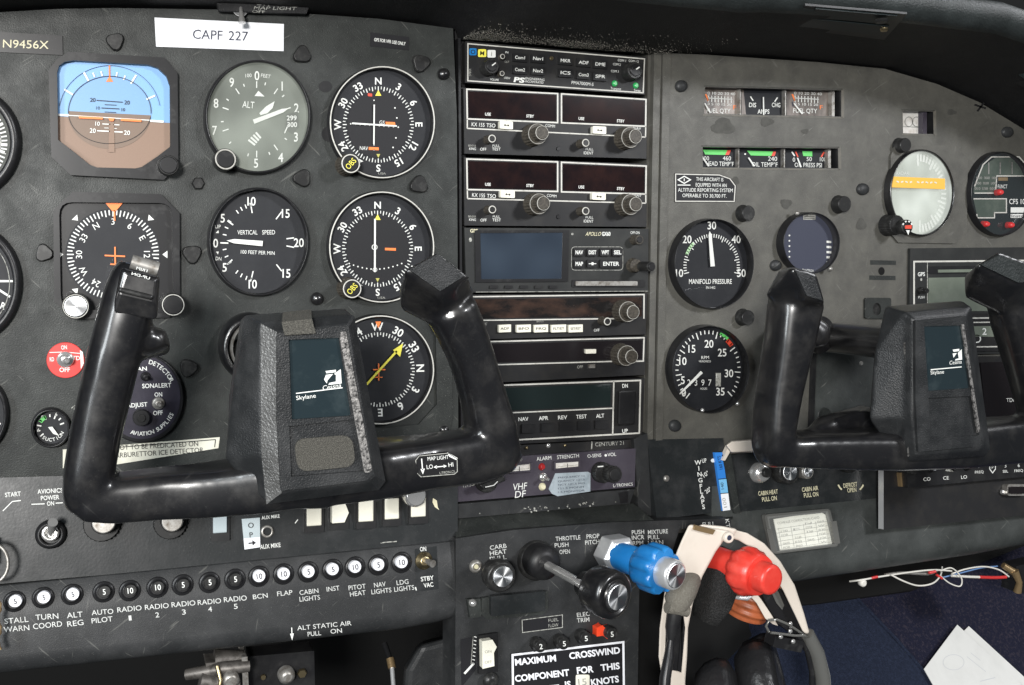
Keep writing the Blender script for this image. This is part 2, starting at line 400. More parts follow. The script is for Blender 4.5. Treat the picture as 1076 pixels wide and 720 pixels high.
# ================================================================== SETTING AND PANELS
PF = .004            # front of the left panel plate
LP = thing('instrument_panel', 'left flight instrument panel, worn black metal plate', 'instrument panel', W(240,260))
mb = MB(P0)
mb.prism([(-120,30),(-60,20),(0,13),(60,9.5),(120,8.5),(250,10.5),(330,15),(400,20),(476,30),(480,120),(481,300),(482,560),(-120,560)], -.002, PF, 'panel')
mb.build('panel_plate', LP, bevel=.0006)
HEX = [(121,43,9),(318,57,9),(443,66,9),(318,187,9),(46,266,9),(202,267,9.5),(441,194,9),(198,387,9)]
def fastener(cx, cy, r, pan, rot, pl=P0, d=PF, m='knob'):
    b = MB(pl); fr = efr(pl, cx, cy, d+.0035, r, r)
    pts = []
    n = 3
    ring = lambda k, h: [fr[0]+fr[3]*h+(fr[1]*math.cos(a)+fr[2]*math.sin(a))*k*(1+.13*math.cos(3*(a-R(rot)))) for a in [2*math.pi*i/18 for i in range(18)]]
    b.loft([ring(1.05,-.0040), ring(1.0,-.001), ring(.9,.0), ring(.86,0)], m, smooth=False)
    b.build('fastener', pan, bevel=.0003)
for i, (x, y, r) in enumerate(HEX): fastener(x, y, r, LP, 40+i*47)
for x, y, r in [(208,193,7)]:
    b = MB(P0); b.lathe(efr(P0, x, y, PF, r, r), [(1,0),(1,.002),(.82,.0035)], 'knob', n=6, smooth=False); b.build('screw', LP)
for x, y, r in [(466,78,6.5),(333,314,7),(466,452,6)]:
    b = MB(P0); b.lathe(efr(P0, x, y, PF, r, r), [(1,0),(.92,.0018),(.7,.003),(.35,.0038),(.05,.004)], 'yoke', n=20); b.build('screw', LP)
b = MB(P0, PF+.0003)
for (x, y, rx, ry) in [(342,91,7,6),(345,141,7,8)]: b.ell(x, y, rx, ry, 'black')
b.build('filled_hole', LP)

def knob(parent, name, pl, cx, cy, r, d0, d1, body='knob', cap=None, ringm=None, flute=None, r0=None, capr=.72, step=None, n=48):
    """turned knob; front circle of r px centred at cx,cy at height d1, base at d0"""
    fr = cfr(pl, cx, cy, d1, r, d1-d0); H = d1-d0; b = MB(pl)
    r0 = r0 or 1.0
    prof = [(r0, 0), (r0, H*.05), (1.0, H*.15), (1.0, H*.93), (.93, H)]
    fl = (flute[0], flute[1], (2,3), 2) if flute else None
    b.lathe(fr, prof, body, n=n if not flute else flute[0]*4, flute=fl)
    o = b.build(name, parent)
    if ringm:
        b = MB(pl); b.lathe(fr, [(.93,H*.96),(.93,H+.0004),(capr+.02,H+.0004),(capr+.02,H*.97)], ringm, n=36, cap=False); b.build('rim', o)
    if cap:
        b = MB(pl); b.lathe(fr, [(capr,H*.97),(capr,H+.0006),(capr*.9,H+.0009)], cap, n=36); b.build('cap', o)
    return o

def gauge(name, label, cx, cy, rx, ry, ringm='bezel', h=.007, w=.05, glassm='pane', face='dial', pl=P0, d=PF, group=None, seg=64, cat='gauge', rim=None):
    t = thing(name, label, cat, pl.at(cx, cy, d), group)
    qx,qy = proj(pl.at(cx,cy,d)+pl.n*h); dx,dy = qx-cx, qy-cy
    fr = efr(pl, cx+dx/2, cy+dy/2, d+h, rx+abs(dx)/2, ry+abs(dy)/2); fr = (fr[0]-pl.n*(h-.0006),)+fr[1:]; b = MB(pl)
    b.lathe(fr, [(1+w+.02,-.0035),(1+w,h*.55),(1+w*.8,h*.9),(1+w*.5,h),(1+w*.22,h),(1.01,h*.86),(1.0,h*.8),(1.0,0)], ringm, n=seg, cap=False)
    bz = b.build('bezel', t)
    if rim:
        b = MB(pl); b.lathe(fr, [(1+w*.74,h*.9),(1+w*.74,h+.0005),(1+w*.35,h+.0005),(1+w*.35,h*.9)], rim, n=seg, cap=False); b.build('rim', bz)
    if glassm:
        b = MB(pl); b.lathe((fr[0]+fr[3]*h*.7, fr[1], fr[2], fr[3]), [(1.0,0)], glassm) if False else b.add([fr[0]+fr[3]*h*.7+fr[1]*math.cos(2*math.pi*i/48)+fr[2]*math.sin(2*math.pi*i/48) for i in range(48)], [tuple(range(48))], glassm)
        b.build('glass', t)
    b = MB(pl, d+.0010); b.add([fr[0]+fr[1]*math.cos(2*math.pi*i/48)+fr[2]*math.sin(2*math.pi*i/48) for i in range(48)], [tuple(range(48))], face)
    b.d = d+.0010
    return t, b, Dial(cx, cy, rx, ry)
def needle(t, px, m='ink', d=PF+.0026, name='needle', pl=P0):
    b = MB(pl); b.prism(px, d-.0005, d, m); return b.build(name, t)
def flathand(x0, y0, x1, y1, w0, w1, tip=0):
    a = Vector((x0,y0)); c = Vector((x1,y1)); u = (c-a).normalized(); n = Vector((-u.y,u.x)); q = [a+n*w0/2, a-n*w0/2, c-n*w1/2, c-n*w1/2*0+u*tip, c+n*w1/2] if tip else [a+n*w0/2, a-n*w0/2, c-n*w1/2, c+n*w1/2]
    return [tuple(p) for p in q]

# ---------------- attitude indicator
t = thing('attitude_indicator', 'attitude indicator with sky blue over brown horizon in black square case', 'gauge', W(118,120,PF))
face = [(60,76),(62,69),(68,65),(77,63.5),(155,68),(166,71.5),(175,80),(178.5,90),(179,154),(166,164),(149,175.5),(142,177),(102,176),(94,173),(78,160),(61,147)]
b = MB(P0); b.prism([(51,74),(60,62),(72,54.5),(173,60.5),(186.5,77),(187.5,176),(172,189),(74,184),(54,165)], PF-.001, PF+.0055, 'bezel', holes=[face], holeside='black')
b.build('case', t, bevel=.0008)
b = MB(P0, PF+.0012); b.poly([(55,122),(55,76),(66,61),(171,64),(183,80),(183,129.5)], 'sky_blue', d=PF+.0008); b.poly([(55,122),(183,129.5),(183,172),(170,184),(76,179),(57,160)], 'earth', d=PF+.0008)
c = (115.3,116.5)
def half(a0, a1, m, rx=43.5, ry=37.5, d=PF+.0011, cy=116.5):
    n = 24; b.poly([(c[0]+rx*math.cos(R(a0+(a1-a0)*i/n)), cy-ry*math.sin(R(a0+(a1-a0)*i/n))) for i in range(n+1)], m, d=d)
half(-3.5, 183.5-7, 'sky_deep', cy=119); half(176.5, 356.5, 'earth_dark', cy=119)
b.build('horizon_ball', t)
b = MB(P0, PF+.0016)
b.ring(115.3, 118, 43.5, 37.8, .8, 'ink_navy', a0=-92, a1=92); b.ring(115.3,118,43.5,33,.6,'ink_black', a0=98, a1=262)
b.ring(115.3, 120, 53.5, 51, .5, 'ink_navy', a0=-80, a1=80)
for x0,y0,x1,y1,w in [(88,76,93,85,2),(97.5,76.5,99.5,81,1.6),(106,75,107.5,80,1.6),(123,76,122,81,1.6),(131.5,79.5,129.8,84,1.6),(143,79,137.5,88,2),(67.5,94,76.5,99.5,1.8),(163,100.5,154,104.5,1.8)]: b.stroke([(x0,y0),(x1,y1)], w)
b.stroke([(58.5,120.5),(72,121.3)], 2.2); b.stroke([(158,127),(172,128)], 2.2); b.stroke([(72,121.3),(158,126.5)], .9, 'ink')
for x0,x1,y,dy,w in [(101.5,129,105.5,2,1),(110,122.5,110,.6,.8),(106.5,125.5,113.5,1,1),(110,122,117.7,.6,.8)]: b.stroke([(x0,y),(x1,y+dy)], w, 'ink_navy')
b.tc('20',97.5,105,4.2,3,'ink_navy'); b.tc('20',133.5,107.7,4.2,3,'ink_navy'); b.tc('10',103,113.5,3.4,3,'ink_navy',0); b.tc('10',129.5,115.3,3.4,3,'ink_navy')
for x0,x1,y,dy,w in [(107.5,116,130.3,.4,1),(119,125.5,131,.4,1),(109.5,115,134.5,.2,.6),(119.5,123,135,.2,.6),(102,115.5,137.5,.6,1.2),(120,129,138.5,.4,1.2)]: b.stroke([(x0,y),(x1,y+dy)], w)
b.tc('10',102.5,130,4.2,3); b.tc('20',97.5,137.3,4.6,3); b.tc('20',133.5,139.5,4.6,3)
b.poly([(111.5,86),(115.2,80),(118.8,86)],'ink_orange'); b.stroke([(115,69),(115.2,81)],1.4,'ink_orange')
b.poly([(114.5,128),(120,128.5),(120.5,160),(114,160)],'earth')
b.build('scale_marking', t)
b = MB(P0); b.prism([(83,122),(108,123.3),(108,125.6),(83,124.4)], PF+.0022, PF+.0028, 'ink_orange'); b.prism([(127,124.6),(148.5,125.8),(148.5,128.2),(127,127)], PF+.0022, PF+.0028, 'ink_orange'); b.prism([(114,124),(120.5,124.4),(119,127.5),(115.5,127.3)], PF+.0022, PF+.0028, 'ink_orange'); b.build('aircraft_symbol', t)
b = MB(P0, PF+.0042); b.poly(face, 'pane'); b.build('glass', t)
knob(t, 'knob', P0, 177, 173.5, 10.5, PF+.0055, PF+.016, 'knob', cap='bezel', capr=.85)
# ---------------- airspeed at the left edge
t, b, D = gauge('airspeed_indicator', 'airspeed gauge cut by the left edge of the photo, beside the attitude indicator', -35, 150, 46, 48, w=.24, face='dial_alt')
for i in range(60): D.tick(b, i*6+3, .78, .93, 1.6 if i%5 else 3)
D.arc(b, 40, 70, .7, 8, 'ink'); D.arc(b, 78, 120, .72, 7, 'ink_dim'); D.arc(b,70,80,.7,8,'ink_navy')
b.build('dial', t)
needle(t, flathand(-35,150,5,160,5,2))
# ---------------- turn coordinator
t, b, D = gauge('turn_coordinator', 'turn coordinator cut by the left edge below the airspeed gauge', -30, 298, 44, 52, w=.2)
b.stroke([(-2,295.5),(14,295.5)],2.2); b.stroke([(-2,304),(10.5,312)],2.2); b.t('R',0,324,4.5,325.5,7); b.ring(-30,298,40,48,.8,'ink_dim')
b.build('dial', t)
# ---------------- small gauge lower left edge
t, b, D = gauge('engine_gauge', 'black gauge barely showing at the left edge under the red switch plate', -30, 435, 34, 38, w=.14)
b.stroke([(-6,438),(0.5,446)],1.5); b.build('dial', t)
# ---------------- altimeter
t, b, D = gauge('altimeter', 'altimeter with hazy grey green dial under the white number placard', 271.3, 123.5, 52.3, 56.5, w=.055, glassm='pane_hazed', face='dial_alt', h=.008, rim=None)
pos = {'0':(270,79.5),'1':(296.5,90.5),'2':(311.5,113.5),'3':(311,144),'4':(295,165.5),'5':(269,171.5),'7':(225.5,137),'8':(227,108.5),'9':(243.5,86.5)}
for k,(x,y) in pos.items(): b.tc(k, x, y, 9.5, 0, 'ink', .012, .8)
C0 = (269.7,125.5)
for i in range(50):
    a = R(i*7.2); mj = i%5 == 0
    if 75 < i*7.2 < 112 or 210<i*7.2<222: continue
    if i % 5 and i%5 != 2: 
        continue
    k0, k1 = (.66,.80) if mj else (.74,.80)
    b.stroke([(C0[0]+47*k0*math.sin(a), C0[1]-50*k0*math.cos(a)), (C0[0]+47*k1*math.sin(a), C0[1]-50*k1*math.cos(a))], 1.1)
b.t('ALT', 254.5,113,267,114,7,'ink',0.0); b.t('100', 258,81.5,264.5,81,3.8,'ink',0); b.t('FEET', 274,81,284,82.5,3.8,'ink',0)
b.poly([(267.5,101),(271.5,95.5),(278,101.5)],'ink')
for i in range(4):
    o = i*4.6; b.stroke([(262+o*.9,146.5-o*1.5+3),(270+o*1.0-1.5,152+3-o*.9)] if False else [(261+i*2.6,147+i*-2.6),(268+i*2.0,152.5-i*2.4)], 2, 'ink')
b.poly([(301,120),(313,117),(314,134),(307,141),(300,136)],'ink_black',d=PF+.0013)
b.d = PF+.0016; b.tc('299',306.5,124,5,0,'ink'); b.tc('300',307,131,5,0,'ink'); b.stroke([(299,140),(303,131)],1.1)
b.build('dial', t)
needle(t, flathand(266.5,128,297,116.3,4.6,4,7), 'ink', PF+.0034)
needle(t, [(272.5,119),(279.5,112),(288.5,106.5),(286.5,113.5),(281,119),(274,121)], 'ink', PF+.0028, 'short_needle')
knob(t, 'knob', P0, 237, 167.5, 11.5, PF+.002, PF+.017, 'knob', ringm='rim_soft', capr=.78, cap='bezel')
# ---------------- VOR indicators
def compass(b, D, top, labels=None, r0=.80, r1=.90, rl=.70, h=7.5, step=5, w=1.1, m='ink', outside=False, inner=None):
    for i in range(0,360,step):
        mj = (i % 10 == 0); D.tick(b, i-top, (inner or r0) if mj else r0+.035, r1, w if mj else w*.8, m)
    for hd, s_ in enumerate(['N','3','6','E','12','15','S','21','24','W','30','33']):
        D.num(b, s_, hd*30-top, rl, h, True, m)
def vor(name, label, cx, cy, kn, gs):
    t, b, D = gauge(name, label, cx, cy, 51.8, 56, w=.055, h=.006, rim='rim_white', ringm='bezel', group='course deviation indicators')
    C = Dial(cx-4, cy+1.5, 41.5, 44.5); inn = Dial(cx-4, cy+1.5, 41.5, 44.5)
    compass(b, C, 0, r0=.80, r1=.90, rl=1.03, h=7.2, step=5, w=.95)
    b.ell(cx-4, cy+1.5, 32.5, 35, 'ink_black', d=PF+.0013)
    b.d = PF+.0016
    x, y = C.p(.76,0); b.poly([(x-3.2,y+3.5),(x,y-2.5),(x+3.2,y+3.5)], 'ink_yellow'); x,y = C.p(.74,180); b.poly([(x-2,y-2),(x,y+2),(x+2,y-2)],'ink_olive')
    if gs:
        for i in range(-5,6):
            if i: b.ell(cx-8+i*5, cy+2.5+i*.35, .8,.8); b.ell(cx-8.5,cy+2+i*5.2,.7,.7)
        for (x,y) in [(415,113.5),(417,124),(416,145),(413,155)]: b.ell(x,y,.8,.8)
        b.t('GS',398.5,130.5,404,131,4,'ink',0); b.poly([(405,128),(415,128.5),(415.5,131.5),(405.5,131)],'ink_orange'); b.t('NAV',378,157.5,386.5,158,4,'ink',0); b.poly([(387.5,154.5),(398,155),(398,158),(387.5,157.5)],'ink_orange')
        b.poly([(386.5,98),(391,98.5),(391,101.5),(386.5,101)],'ink_red')
    else:
        b.ring(393.6,259.8,2.6,2.6,.8); b.ring(394,283.5,2,2,.7)
        for i in range(-6,7):
            if i: b.ell(394.5+i*4.6, 283-abs(i)**1.9*.20, .75,.75)
        b.poly([(404.5,260.5),(416,260.8),(416,263.5),(404.5,263)],'ink_orange')
    b.t('21',C.p(1.0,210)[0]-4,C.p(1.0,210)[1]+2,C.p(1.0,210)[0]+4,C.p(1.0,210)[1]+4,5) if False else None
    b.t('USA', cx-4, cy+54, cx+4, cy+54, 2.2, 'ink_dim', 0)
    b.build('dial', t)
    if gs:
        needle(t, [(392.6,110),(394,110),(393.6,151.5),(392.2,151.5)]); needle(t, [(370,128.8),(417,131.8),(417,133.3),(370,130.5)], d=PF+.0031)
    else: needle(t, [(393.2,230),(395,230),(394.8,286),(393,286)])
    k = knob(t, 'course_knob', P0, kn[0], kn[1], 10.5, PF+.002, PF+.017, 'knob_brown', ringm='rim_white', capr=.8, cap='black', flute=(22,.14), r0=1.12)
    fr = MB(P0, PF+.0182); fr.tc('OBS', kn[0], kn[1], 6, -48, 'ink_yellow', 0, .8); fr.build('lettering', k)
vor('course_deviation_indicator', 'upper white rimmed course indicator with crossed needles and orange flags', 401.5, 129.5, (368.5,172), True)
vor('course_deviation_indicator', 'lower white rimmed course indicator with a single vertical needle', 400.8, 260, (370,303.5), False)
# ---------------- vertical speed
t, b, D = gauge('vertical_speed_indicator', 'vertical speed gauge with white needle pointing to zero at the left', 272, 254.5, 49.5, 54.5, w=.05, h=.008)
for s_,x,y in [('10',264.3,211.5),('15',300.3,224.3),('20',314,255),('15',301,287.3),('10',265.6,298.6),('5',236,281),('5',234,229.3),('0',226.6,255.5)]: b.tc(s_, x, y, 9, 0, 'ink', .012, .85)
for x0,y0,x1,y1,w in [(263.5,215,265,224,1.2),(296,222.5,290,230.5,1.2),(301,251,309,250,1.2),(301,258.5,309,260,1.2),(290.5,278,296,285,1.2),(266,285,264,293.5,1.2),(239,232,245,236.5,1.4),(239,278,244,273,1.4),(231.5,255.3,240,255.5,1.4)]: b.stroke([(x0,y0),(x1,y1)], w)
for a in [-79,-68,-57, -38,-30,-22,-14]:
    D.tick(b, a, .70,.78,1.1); 
for a in [-102,-113,-124,-142,-151,-160,-168]: D.tick(b, a+1, .70,.78,1.1)
b.t('VERTICAL', 249.5,246.5,270.5,246.5,4.6,'ink',0); b.t('SPEED',275.5,246.5,289,246.3,4.6,'ink',0); b.t('100 FEET PER MIN', 253,266.5,288.5,268,3.8,'ink',0)
b.t('UP',226,240,232,240,3.8,'ink',0); b.t('DN',226.5,273.5,232.5,274,3.8,'ink',0); b.poly([(226.5,245),(229.5,242),(230,245)],'ink'); b.poly([(227,264.5),(230,264.5),(229,267.5)],'ink')
b.build('dial', t); needle(t, flathand(276,256,246,253.5,5.5,4.4,8), 'ink', PF+.003)
# ---------------- heading indicator
t = thing('heading_indicator', 'heading indicator with orange aeroplane cross in a black octagonal case', 'gauge', W(122,268,PF))
face = rrect(0,0,0,0,14,quad=[(62,212.5),(181,213.5),(183,330),(64,324)])
b = MB(P0); b.prism([(56,221),(76.5,201.5),(169,204),(188.7,224),(189,318),(178,334),(84,335),(57,318)], PF-.001, PF+.005, 'bezel', holes=[face], holeside='black'); b.build('case', t, bevel=.0008)
D = Dial(118.7,267.5,49,47.5); b = MB(P0, PF+.0012); b.poly([(59,222),(77,205),(168,207),(185,226),(186,317),(176,331),(86,331),(60,316)],'bezel',d=PF+.0006); b.ell(118.7,267.5,50,48.5,'dial',d=PF+.0009)
for i in range(0,360,5): D.tick(b, i, .87 if i%10 else .84, .985, 1.25)
for hd, s_ in enumerate(['N','3','6','E','12','15','S','21','24','W','30','33']): D.num(b, s_, hd*30-30, .73, 6.6, True, 'ink', .0)
for a in (45,90,-45,-90,-135): x,y = D.p(1.06,a); x2,y2 = D.p(1.17,a+4); x3,y3 = D.p(1.17,a-4); b.poly([(x,y),(x2,y2),(x3,y3)],'ink')
b.build('dial', t)
b = MB(P0, PF+.0022); b.poly([(110.5,213),(129,213.5),(121.5,222),(118,222)],'ink_orange'); b.stroke([(120,221),(120.5,232)],1.6,'ink_orange')
b.stroke([(110,268.5),(131.5,269.5)],1.5,'ink_orange'); b.stroke([(120.8,259.5),(121.2,281)],1.5,'ink_orange'); b.stroke([(116,277.7),(126,278.2)],1.4,'ink_orange'); b.build('aircraft_symbol', t)
b = MB(P0, PF+.004); b.poly(face,'pane'); b.build('glass', t)
knob(t, 'knob', P0, 79.5, 322, 13.5, PF+.003, PF+.015, 'knob', ringm='rim_white', cap='alu_disc', capr=.86); knob(t, 'knob', P0, 182, 320.5, 12, PF+.003, PF+.015, 'knob', ringm='rim_white', cap='black', capr=.84)
# ---------------- ADF
t, b, D = gauge('bearing_indicator', 'bearing gauge with yellow arrow between the left yoke pad and its right grip', 399.5, 388.5, 53, 54.5, w=.055, h=.006, rim='rim_white', face='dial')
C = Dial(398,388.5,42,43.5); compass(b, C, 272, r0=.80, r1=.90, rl=1.04, h=8, step=5)
b.build('dial', t)
b = MB(P0, PF+.0022); b.stroke([(390,347.5),(398,345.5)],1) if False else None
b.poly([(394.5,338),(400.5,338),(397.5,345)],'ink_orange'); b.stroke([(392,388.5),(405,388.5)],1.2,'ink_orange'); b.stroke([(398,382),(398,400)],1.2,'ink_orange'); b.stroke([(394,396.5),(402,396.5)],1,'ink_orange')
b.build('aircraft_symbol', t)
needle(t, flathand(378,412,417,369,2.2,2.2), 'ink_yellow', PF+.003); needle(t, [(413,368),(420.5,375),(423.5,361)], 'ink_yellow', PF+.003, 'arrowhead')
b = MB(P0); b.prism([(352,440),(374,462),(380,479),(452,478),(470,466),(476,440),(474,350),(462,330),(448,330),(458,352),(459,425),(440,446),(400,450)], PF, PF+.0022, 'panel'); b.build('mounting_plate', t, bevel=.0005)
# ---------------- carburettor ice detector
t = thing('ice_detector', 'round carburettor ice detector with toggle and knob behind the left yoke grip', 'gauge', W(150,417,PF))
b = MB(P0); fr = efr(P0,149.5,418,PF,44,47); b.lathe(fr, [(1,0),(1,.0025),(.97,.003)], 'bezel', n=64); b.build('bezel', t)
D = Dial(149,417.5,41,44.5); b = MB(P0, PF+.0036); b.ell(149,417.5,40.5,44,'dial_plum',d=PF+.0033)
D.arctext(b,'DETECTOR',16,62,.86,4.6); D.arctext(b,'AVIATION SUPPLIES',196,118,.86,4.2,flip=True) 
b.t('MAN',139,390.5,154.5,389.3,4.2); b.t('SONALERT',149.5,408,180,407,4.6); b.t('ADJUST',133.5,428.5,155,427,4.4); b.t('ON',162.5,417,170.5,416.5,4.4); b.t('OFF',161,436.5,171,436,4.6)
b.build('dial', t)
def toggle(parent, pl, cx, cy, r, d, tip, m='chrome', name='toggle'):
    b = MB(pl); b.lathe(cfr(pl, cx, cy, d+.002, r, .002), [(1.0,0),(1.0,.0012),(.85,.002),(.55,.0021),(.5,.0035),(.3,.0035)], m, n=24)
    o = b.build(name+'_collar', parent)
    b = MB(pl); A = pl.at(cx, cy, d+.002); B = pl.at(tip[0], tip[1], d+.012); rr = r*m_per_px(A); b.tube([A, A.lerp(B,.6), A.lerp(B,.92), B], [rr*.26, rr*.36, rr*.42, rr*.2], m, n=12); b.build(name+'_lever', parent); return o
toggle(t, P0, 166.5, 424, 6.5, PF+.003, (168,426), 'steel_dull'); knob(t, 'knob', P0, 148.5, 439.5, 8.5, PF+.003, PF+.010, 'black', cap='knob', capr=.5)
toggle(t, P0, 153, 396, 5, PF+.003, (154,398), 'black')
# ---------------- suction gauge
t, b, D = gauge('suction_gauge', 'tiny suction gauge with green arc low on the left panel', 53.5, 449.5, 17.5, 17, w=.18, h=.006)
for i in range(9): D.tick(b, -130+i*25, .66 if i%2 else .58, .84, 1.4)
D.arc(b,-62,-25,.72,4,'ink_green'); D.arctext(b,'SUCTION',215,118,.74,3.6,flip=True); b.tc('4',40,452,3.5); b.tc('5',44.5,438.5,3.5); b.tc('6',59,435.5,3.5)
b.build('dial', t); needle(t, [(50.5,449),(55,448.5),(62,458),(56,456)], 'ink')
# ---------------- red ON OFF plate
t = thing('toggle_switch', 'metal toggle on a round red plate lettered ON and OFF', 'switch', W(69,378,PF))
b = MB(P0, PF+.0014); b.lathe(efr(P0,69,378.5,PF,20,18.8), [(1,0),(1,.0008),(.97,.0012)], 'red_plate', n=40)
b.t('ON',64.5,367.5,70.5,367,4.3); b.t('OFF',62.5,391,73.5,390.8,4.6); b.t('RD',52.5,380,57,379.5,4.3); b.t('TD',76,378.3,84,378.5,4.3); b.stroke([(52,370.5),(68,370),(84,371.5)],.7); b.poly([(84,368),(87,370),(88,382),(85,388)],'ink'); b.build('plate', t)
toggle(t, P0, 68.5, 378, 8.5, PF+.0012, (70.5,379.5), 'chrome')
# ---------------- placards on the left panel
def placard(name, label, quad, m, pl=P0, d=PF, th=.0006, cat='placard', group=None):
    t = thing(name, label, cat, pl.at(*quad[0], d), group); b = MB(pl, d+th+.0002); b.prism(quad, d, d+th, m); return t, b
t, b = placard('registration_placard', 'black tag reading N9456X at the top left corner', [(-8,33),(65.5,37.5),(66,58),(-8,54.5)], 'bezel', th=.0012)
b.t('N9456X', 3,50,51,51.5,8.5,'ink_cream',.0); b.build('plate', t, bevel=.0003)
t, b = placard('number_placard', 'white label reading CAPF 227 above the altimeter', [(162.3,18.5),(298.3,25.3),(298,53.8),(164,49)], 'label_white')
b.t('CAPF', 202.5,40.7,233.5,42,9.8,'ink_navy',.0); b.t('227', 240,42.2,260.5,43,9.8,'ink_navy',.0); b.build('plate', t)
t, b = placard('warning_placard', 'small black strip reading GPS for VFR use only', [(389.5,34),(430,39),(429.5,53),(389,48.5)], 'ink_black')
b.t('GPS FOR VFR USE ONLY', 393,43.2,426,47.8,3.4,'ink',.02); b.build('plate', t)
t, b = placard('ice_placard', 'cream label about the carburettor ice detector below that gauge', [(66,472.5),(231,459.5),(229.5,471),(117,489),(66,492)], 'label_cream')
b.stroke([(70,474.5),(226.5,462)],.9,'ink_black'); b.stroke([(226.5,462),(225.5,470)],.9,'ink_black')
b.t('NOT TO BE PREDICATED ON', 121,473.2,208.3,468.7,5.2,'ink_black',0.0); b.t('CARBURETTOR ICE DETECTOR', 116.5,481.5,214,475.3,5.2,'ink_black',0.0); b.build('plate', t)
b = MB(P0, PF+.0003); b.stroke([(75,429),(82,424),(78,430),(81,434)],1,'ink_dim'); b.build('scratched_marking', LP)
b = MB(P0)
# ================================================================== RADIO STACK
FR = thing('radio_rack', 'dark metal frame column that holds the stack of radios', 'rack', W(600,260))
b = MB(P0); b.prism([(478,28),(488,28),(492,475),(482,475)], -.03, -.006, 'black'); b.prism([(681,50),(698,52),(692,470),(676,470)], -.03, -.002, 'panel_worn'); b.build('side_rail', FR, bevel=.0008)
b = MB(P0); b.prism([(476,20),(712,20),(700,560),(476,560)], -.035, -.030, 'void'); b.build('back_plate', FR)
b = MB(P0); b.prism([(687.5,54),(695,55),(686,465),(680,465)], -.01, .0035, 'panel_worn'); b.prism([(697,55),(705,56),(696,465),(689,465)], -.01, .0055, 'panel_worn'); b.build('rail_trim', FR, bevel=.0009)
b = MB(P0); b.prism([(481.5,40),(484,40),(487,470),(484.5,470)], -.02, .002, 'bezel'); b.build('rail_edge', FR)
def unit(name, label, quad, m='radio', cat='radio', d0=-.03, d1=.002, bev=.0006, group='avionics in the centre stack', pl=P0):
    t = thing(name, label, cat, pl.at(*quad[0], 0), group); b = MB(pl); b.prism(quad, d0, d1, m); b.build('faceplate', t, bevel=bev); return t, MB(pl, d1+.0003)
FD = .0023
def button(parent, px, d0, d1, m, txt=None, tm='ink', h=3., name='button', b_=0.01, slope=.07, pl=P0):
    b = MB(pl); b.prism(px, d0, d1, m); o = b.build(name, parent, bevel=.0004)
    if txt:
        xs = [p[0] for p in px]; ys = [p[1] for p in px]; cx = sum(xs)/len(xs); cy = sum(ys)/len(ys); w = (max(xs)-min(xs))*.72
        b2 = MB(pl, d1+.0003); b2.t(txt, cx-w/2, cy+h/2-slope*w/2, cx+w/2, cy+h/2+slope*w/2, h, tm, b_); b2.build('lettering', o)
    return o
def bigknob(parent, pl, cx, cy, d0, inner=True, r=11.5, name='tuning_knob', dome=False):
    """concentric fluted radio knob; cx,cy is the front of the outer skirt"""
    o = knob(parent, name, pl, cx, cy, r, d0, d0+.011, 'knob_brown', ringm='rim_soft', flute=(20,.16), capr=.86, r0=1.05)
    if inner:
        fr = pl.at(cx, cy, d0+.011); q = fr + pl.n*.008; rel = q-CAM; px = CX+F*rel.dot(rgt)/rel.dot(fwd); py = CY-F*rel.dot(upv)/rel.dot(fwd)
        knob(o, 'inner_knob', pl, px, py, r*.68, d0+.010, d0+.019, 'knob_brown', ringm='rim_white', flute=(16,.14), capr=.86, cap='knob_brown')
    return o
def smallknob(parent, cx, cy, r, d0=.002, L=.010, name='small_knob', cap='knob', ringm='rim_white', pl=P0): return knob(parent, name, pl, cx, cy, r, d0, d0+L, 'knob_brown', ringm=ringm, cap=cap, capr=.68, flute=(14,.12), r0=1.1)
# audio panel
t, b = unit('audio_selector', 'audio selector panel with coloured marker squares, top of the stack', [(489,43.4),(679,60),(677.5,99.5),(489,87)])
b.stroke([(491.7,46),(677.3,62),(675.8,97.6),(491.6,85)],1.2,'rim_white',True)
for x0,y0,x1,y1,m,s_,tm in [(493.2,50.8,500.8,58.2,'blue_plastic','O','ink_black'),(502.3,51.8,511,60,'ink_yellow','M','ink_black'),(512.2,52.6,520.8,60.6,'ink','I','ink_dim')]:
    b.poly(rrect(x0,y0,x1,y1,1.5),m); b.tc(s_,(x0+x1)/2,(y0+y1)/2,4.5,4,tm,.01,d=FD+.0003)
b.t('PS',539.6,86,550.8,87,5,'ink',.04,slant=.15); b.t('ENGINEERING',552,83.5,572,85.2,2.4,'ink',0); b.t('INCORPORATED',552,86.6,571,88.2,2.4,'ink',0); b.t('PMA7000M-S',600.5,88.4,623.5,90.5,3.4,'ink',.0)
b.t('COM 1',649,64.3,657.5,65.2,2.4,'ink',0); b.t('COM 1/2',660.5,65,671,66,2.4,'ink',0); b.t('COM 2',644,68.5,652,69.2,2.4,'ink',0); b.t('COM 3',642,75.8,650,76.4,2.4,'ink',0); b.t('Transmit',641.5,94,652.5,95,2.6,'ink',0); b.t('Swap',666,96,673,96.6,2.6,'ink',0)
b.t('VOLUME',515,84.5,524,85.3,2.2,'ink',0); b.t('SPKR',495,80,495,72,2.2,'ink_dim',0); b.t('IN',531,56,534,56.3,2.2,'ink',0); b.t('OUT',530,66,535,66.3,2.2,'ink_dim',0); b.t('CREW',529.5,82.8,536,83.4,2.2,'ink',0)
b.build('lettering', t)
knob(t,'volume_knob',P0,516.8,69.5,7.8,.002,.012,'knob',cap='bezel',r0=1.15); b=MB(P0,.0132); b.stroke([(517,69),(521,66)],1.1); b.build('pointer',t)
knob(t,'selector_knob',P0,667.5,73.8,8.8,.002,.012,'knob',cap='bezel',r0=1.15); b=MB(P0,.0132); b.stroke([(668.5,73),(672,70.5)],1.3); b.build('pointer',t)
for x,y in [(528,59.5),(527.5,77.3)]: smallknob(t,x,y,2.8,L=.004)
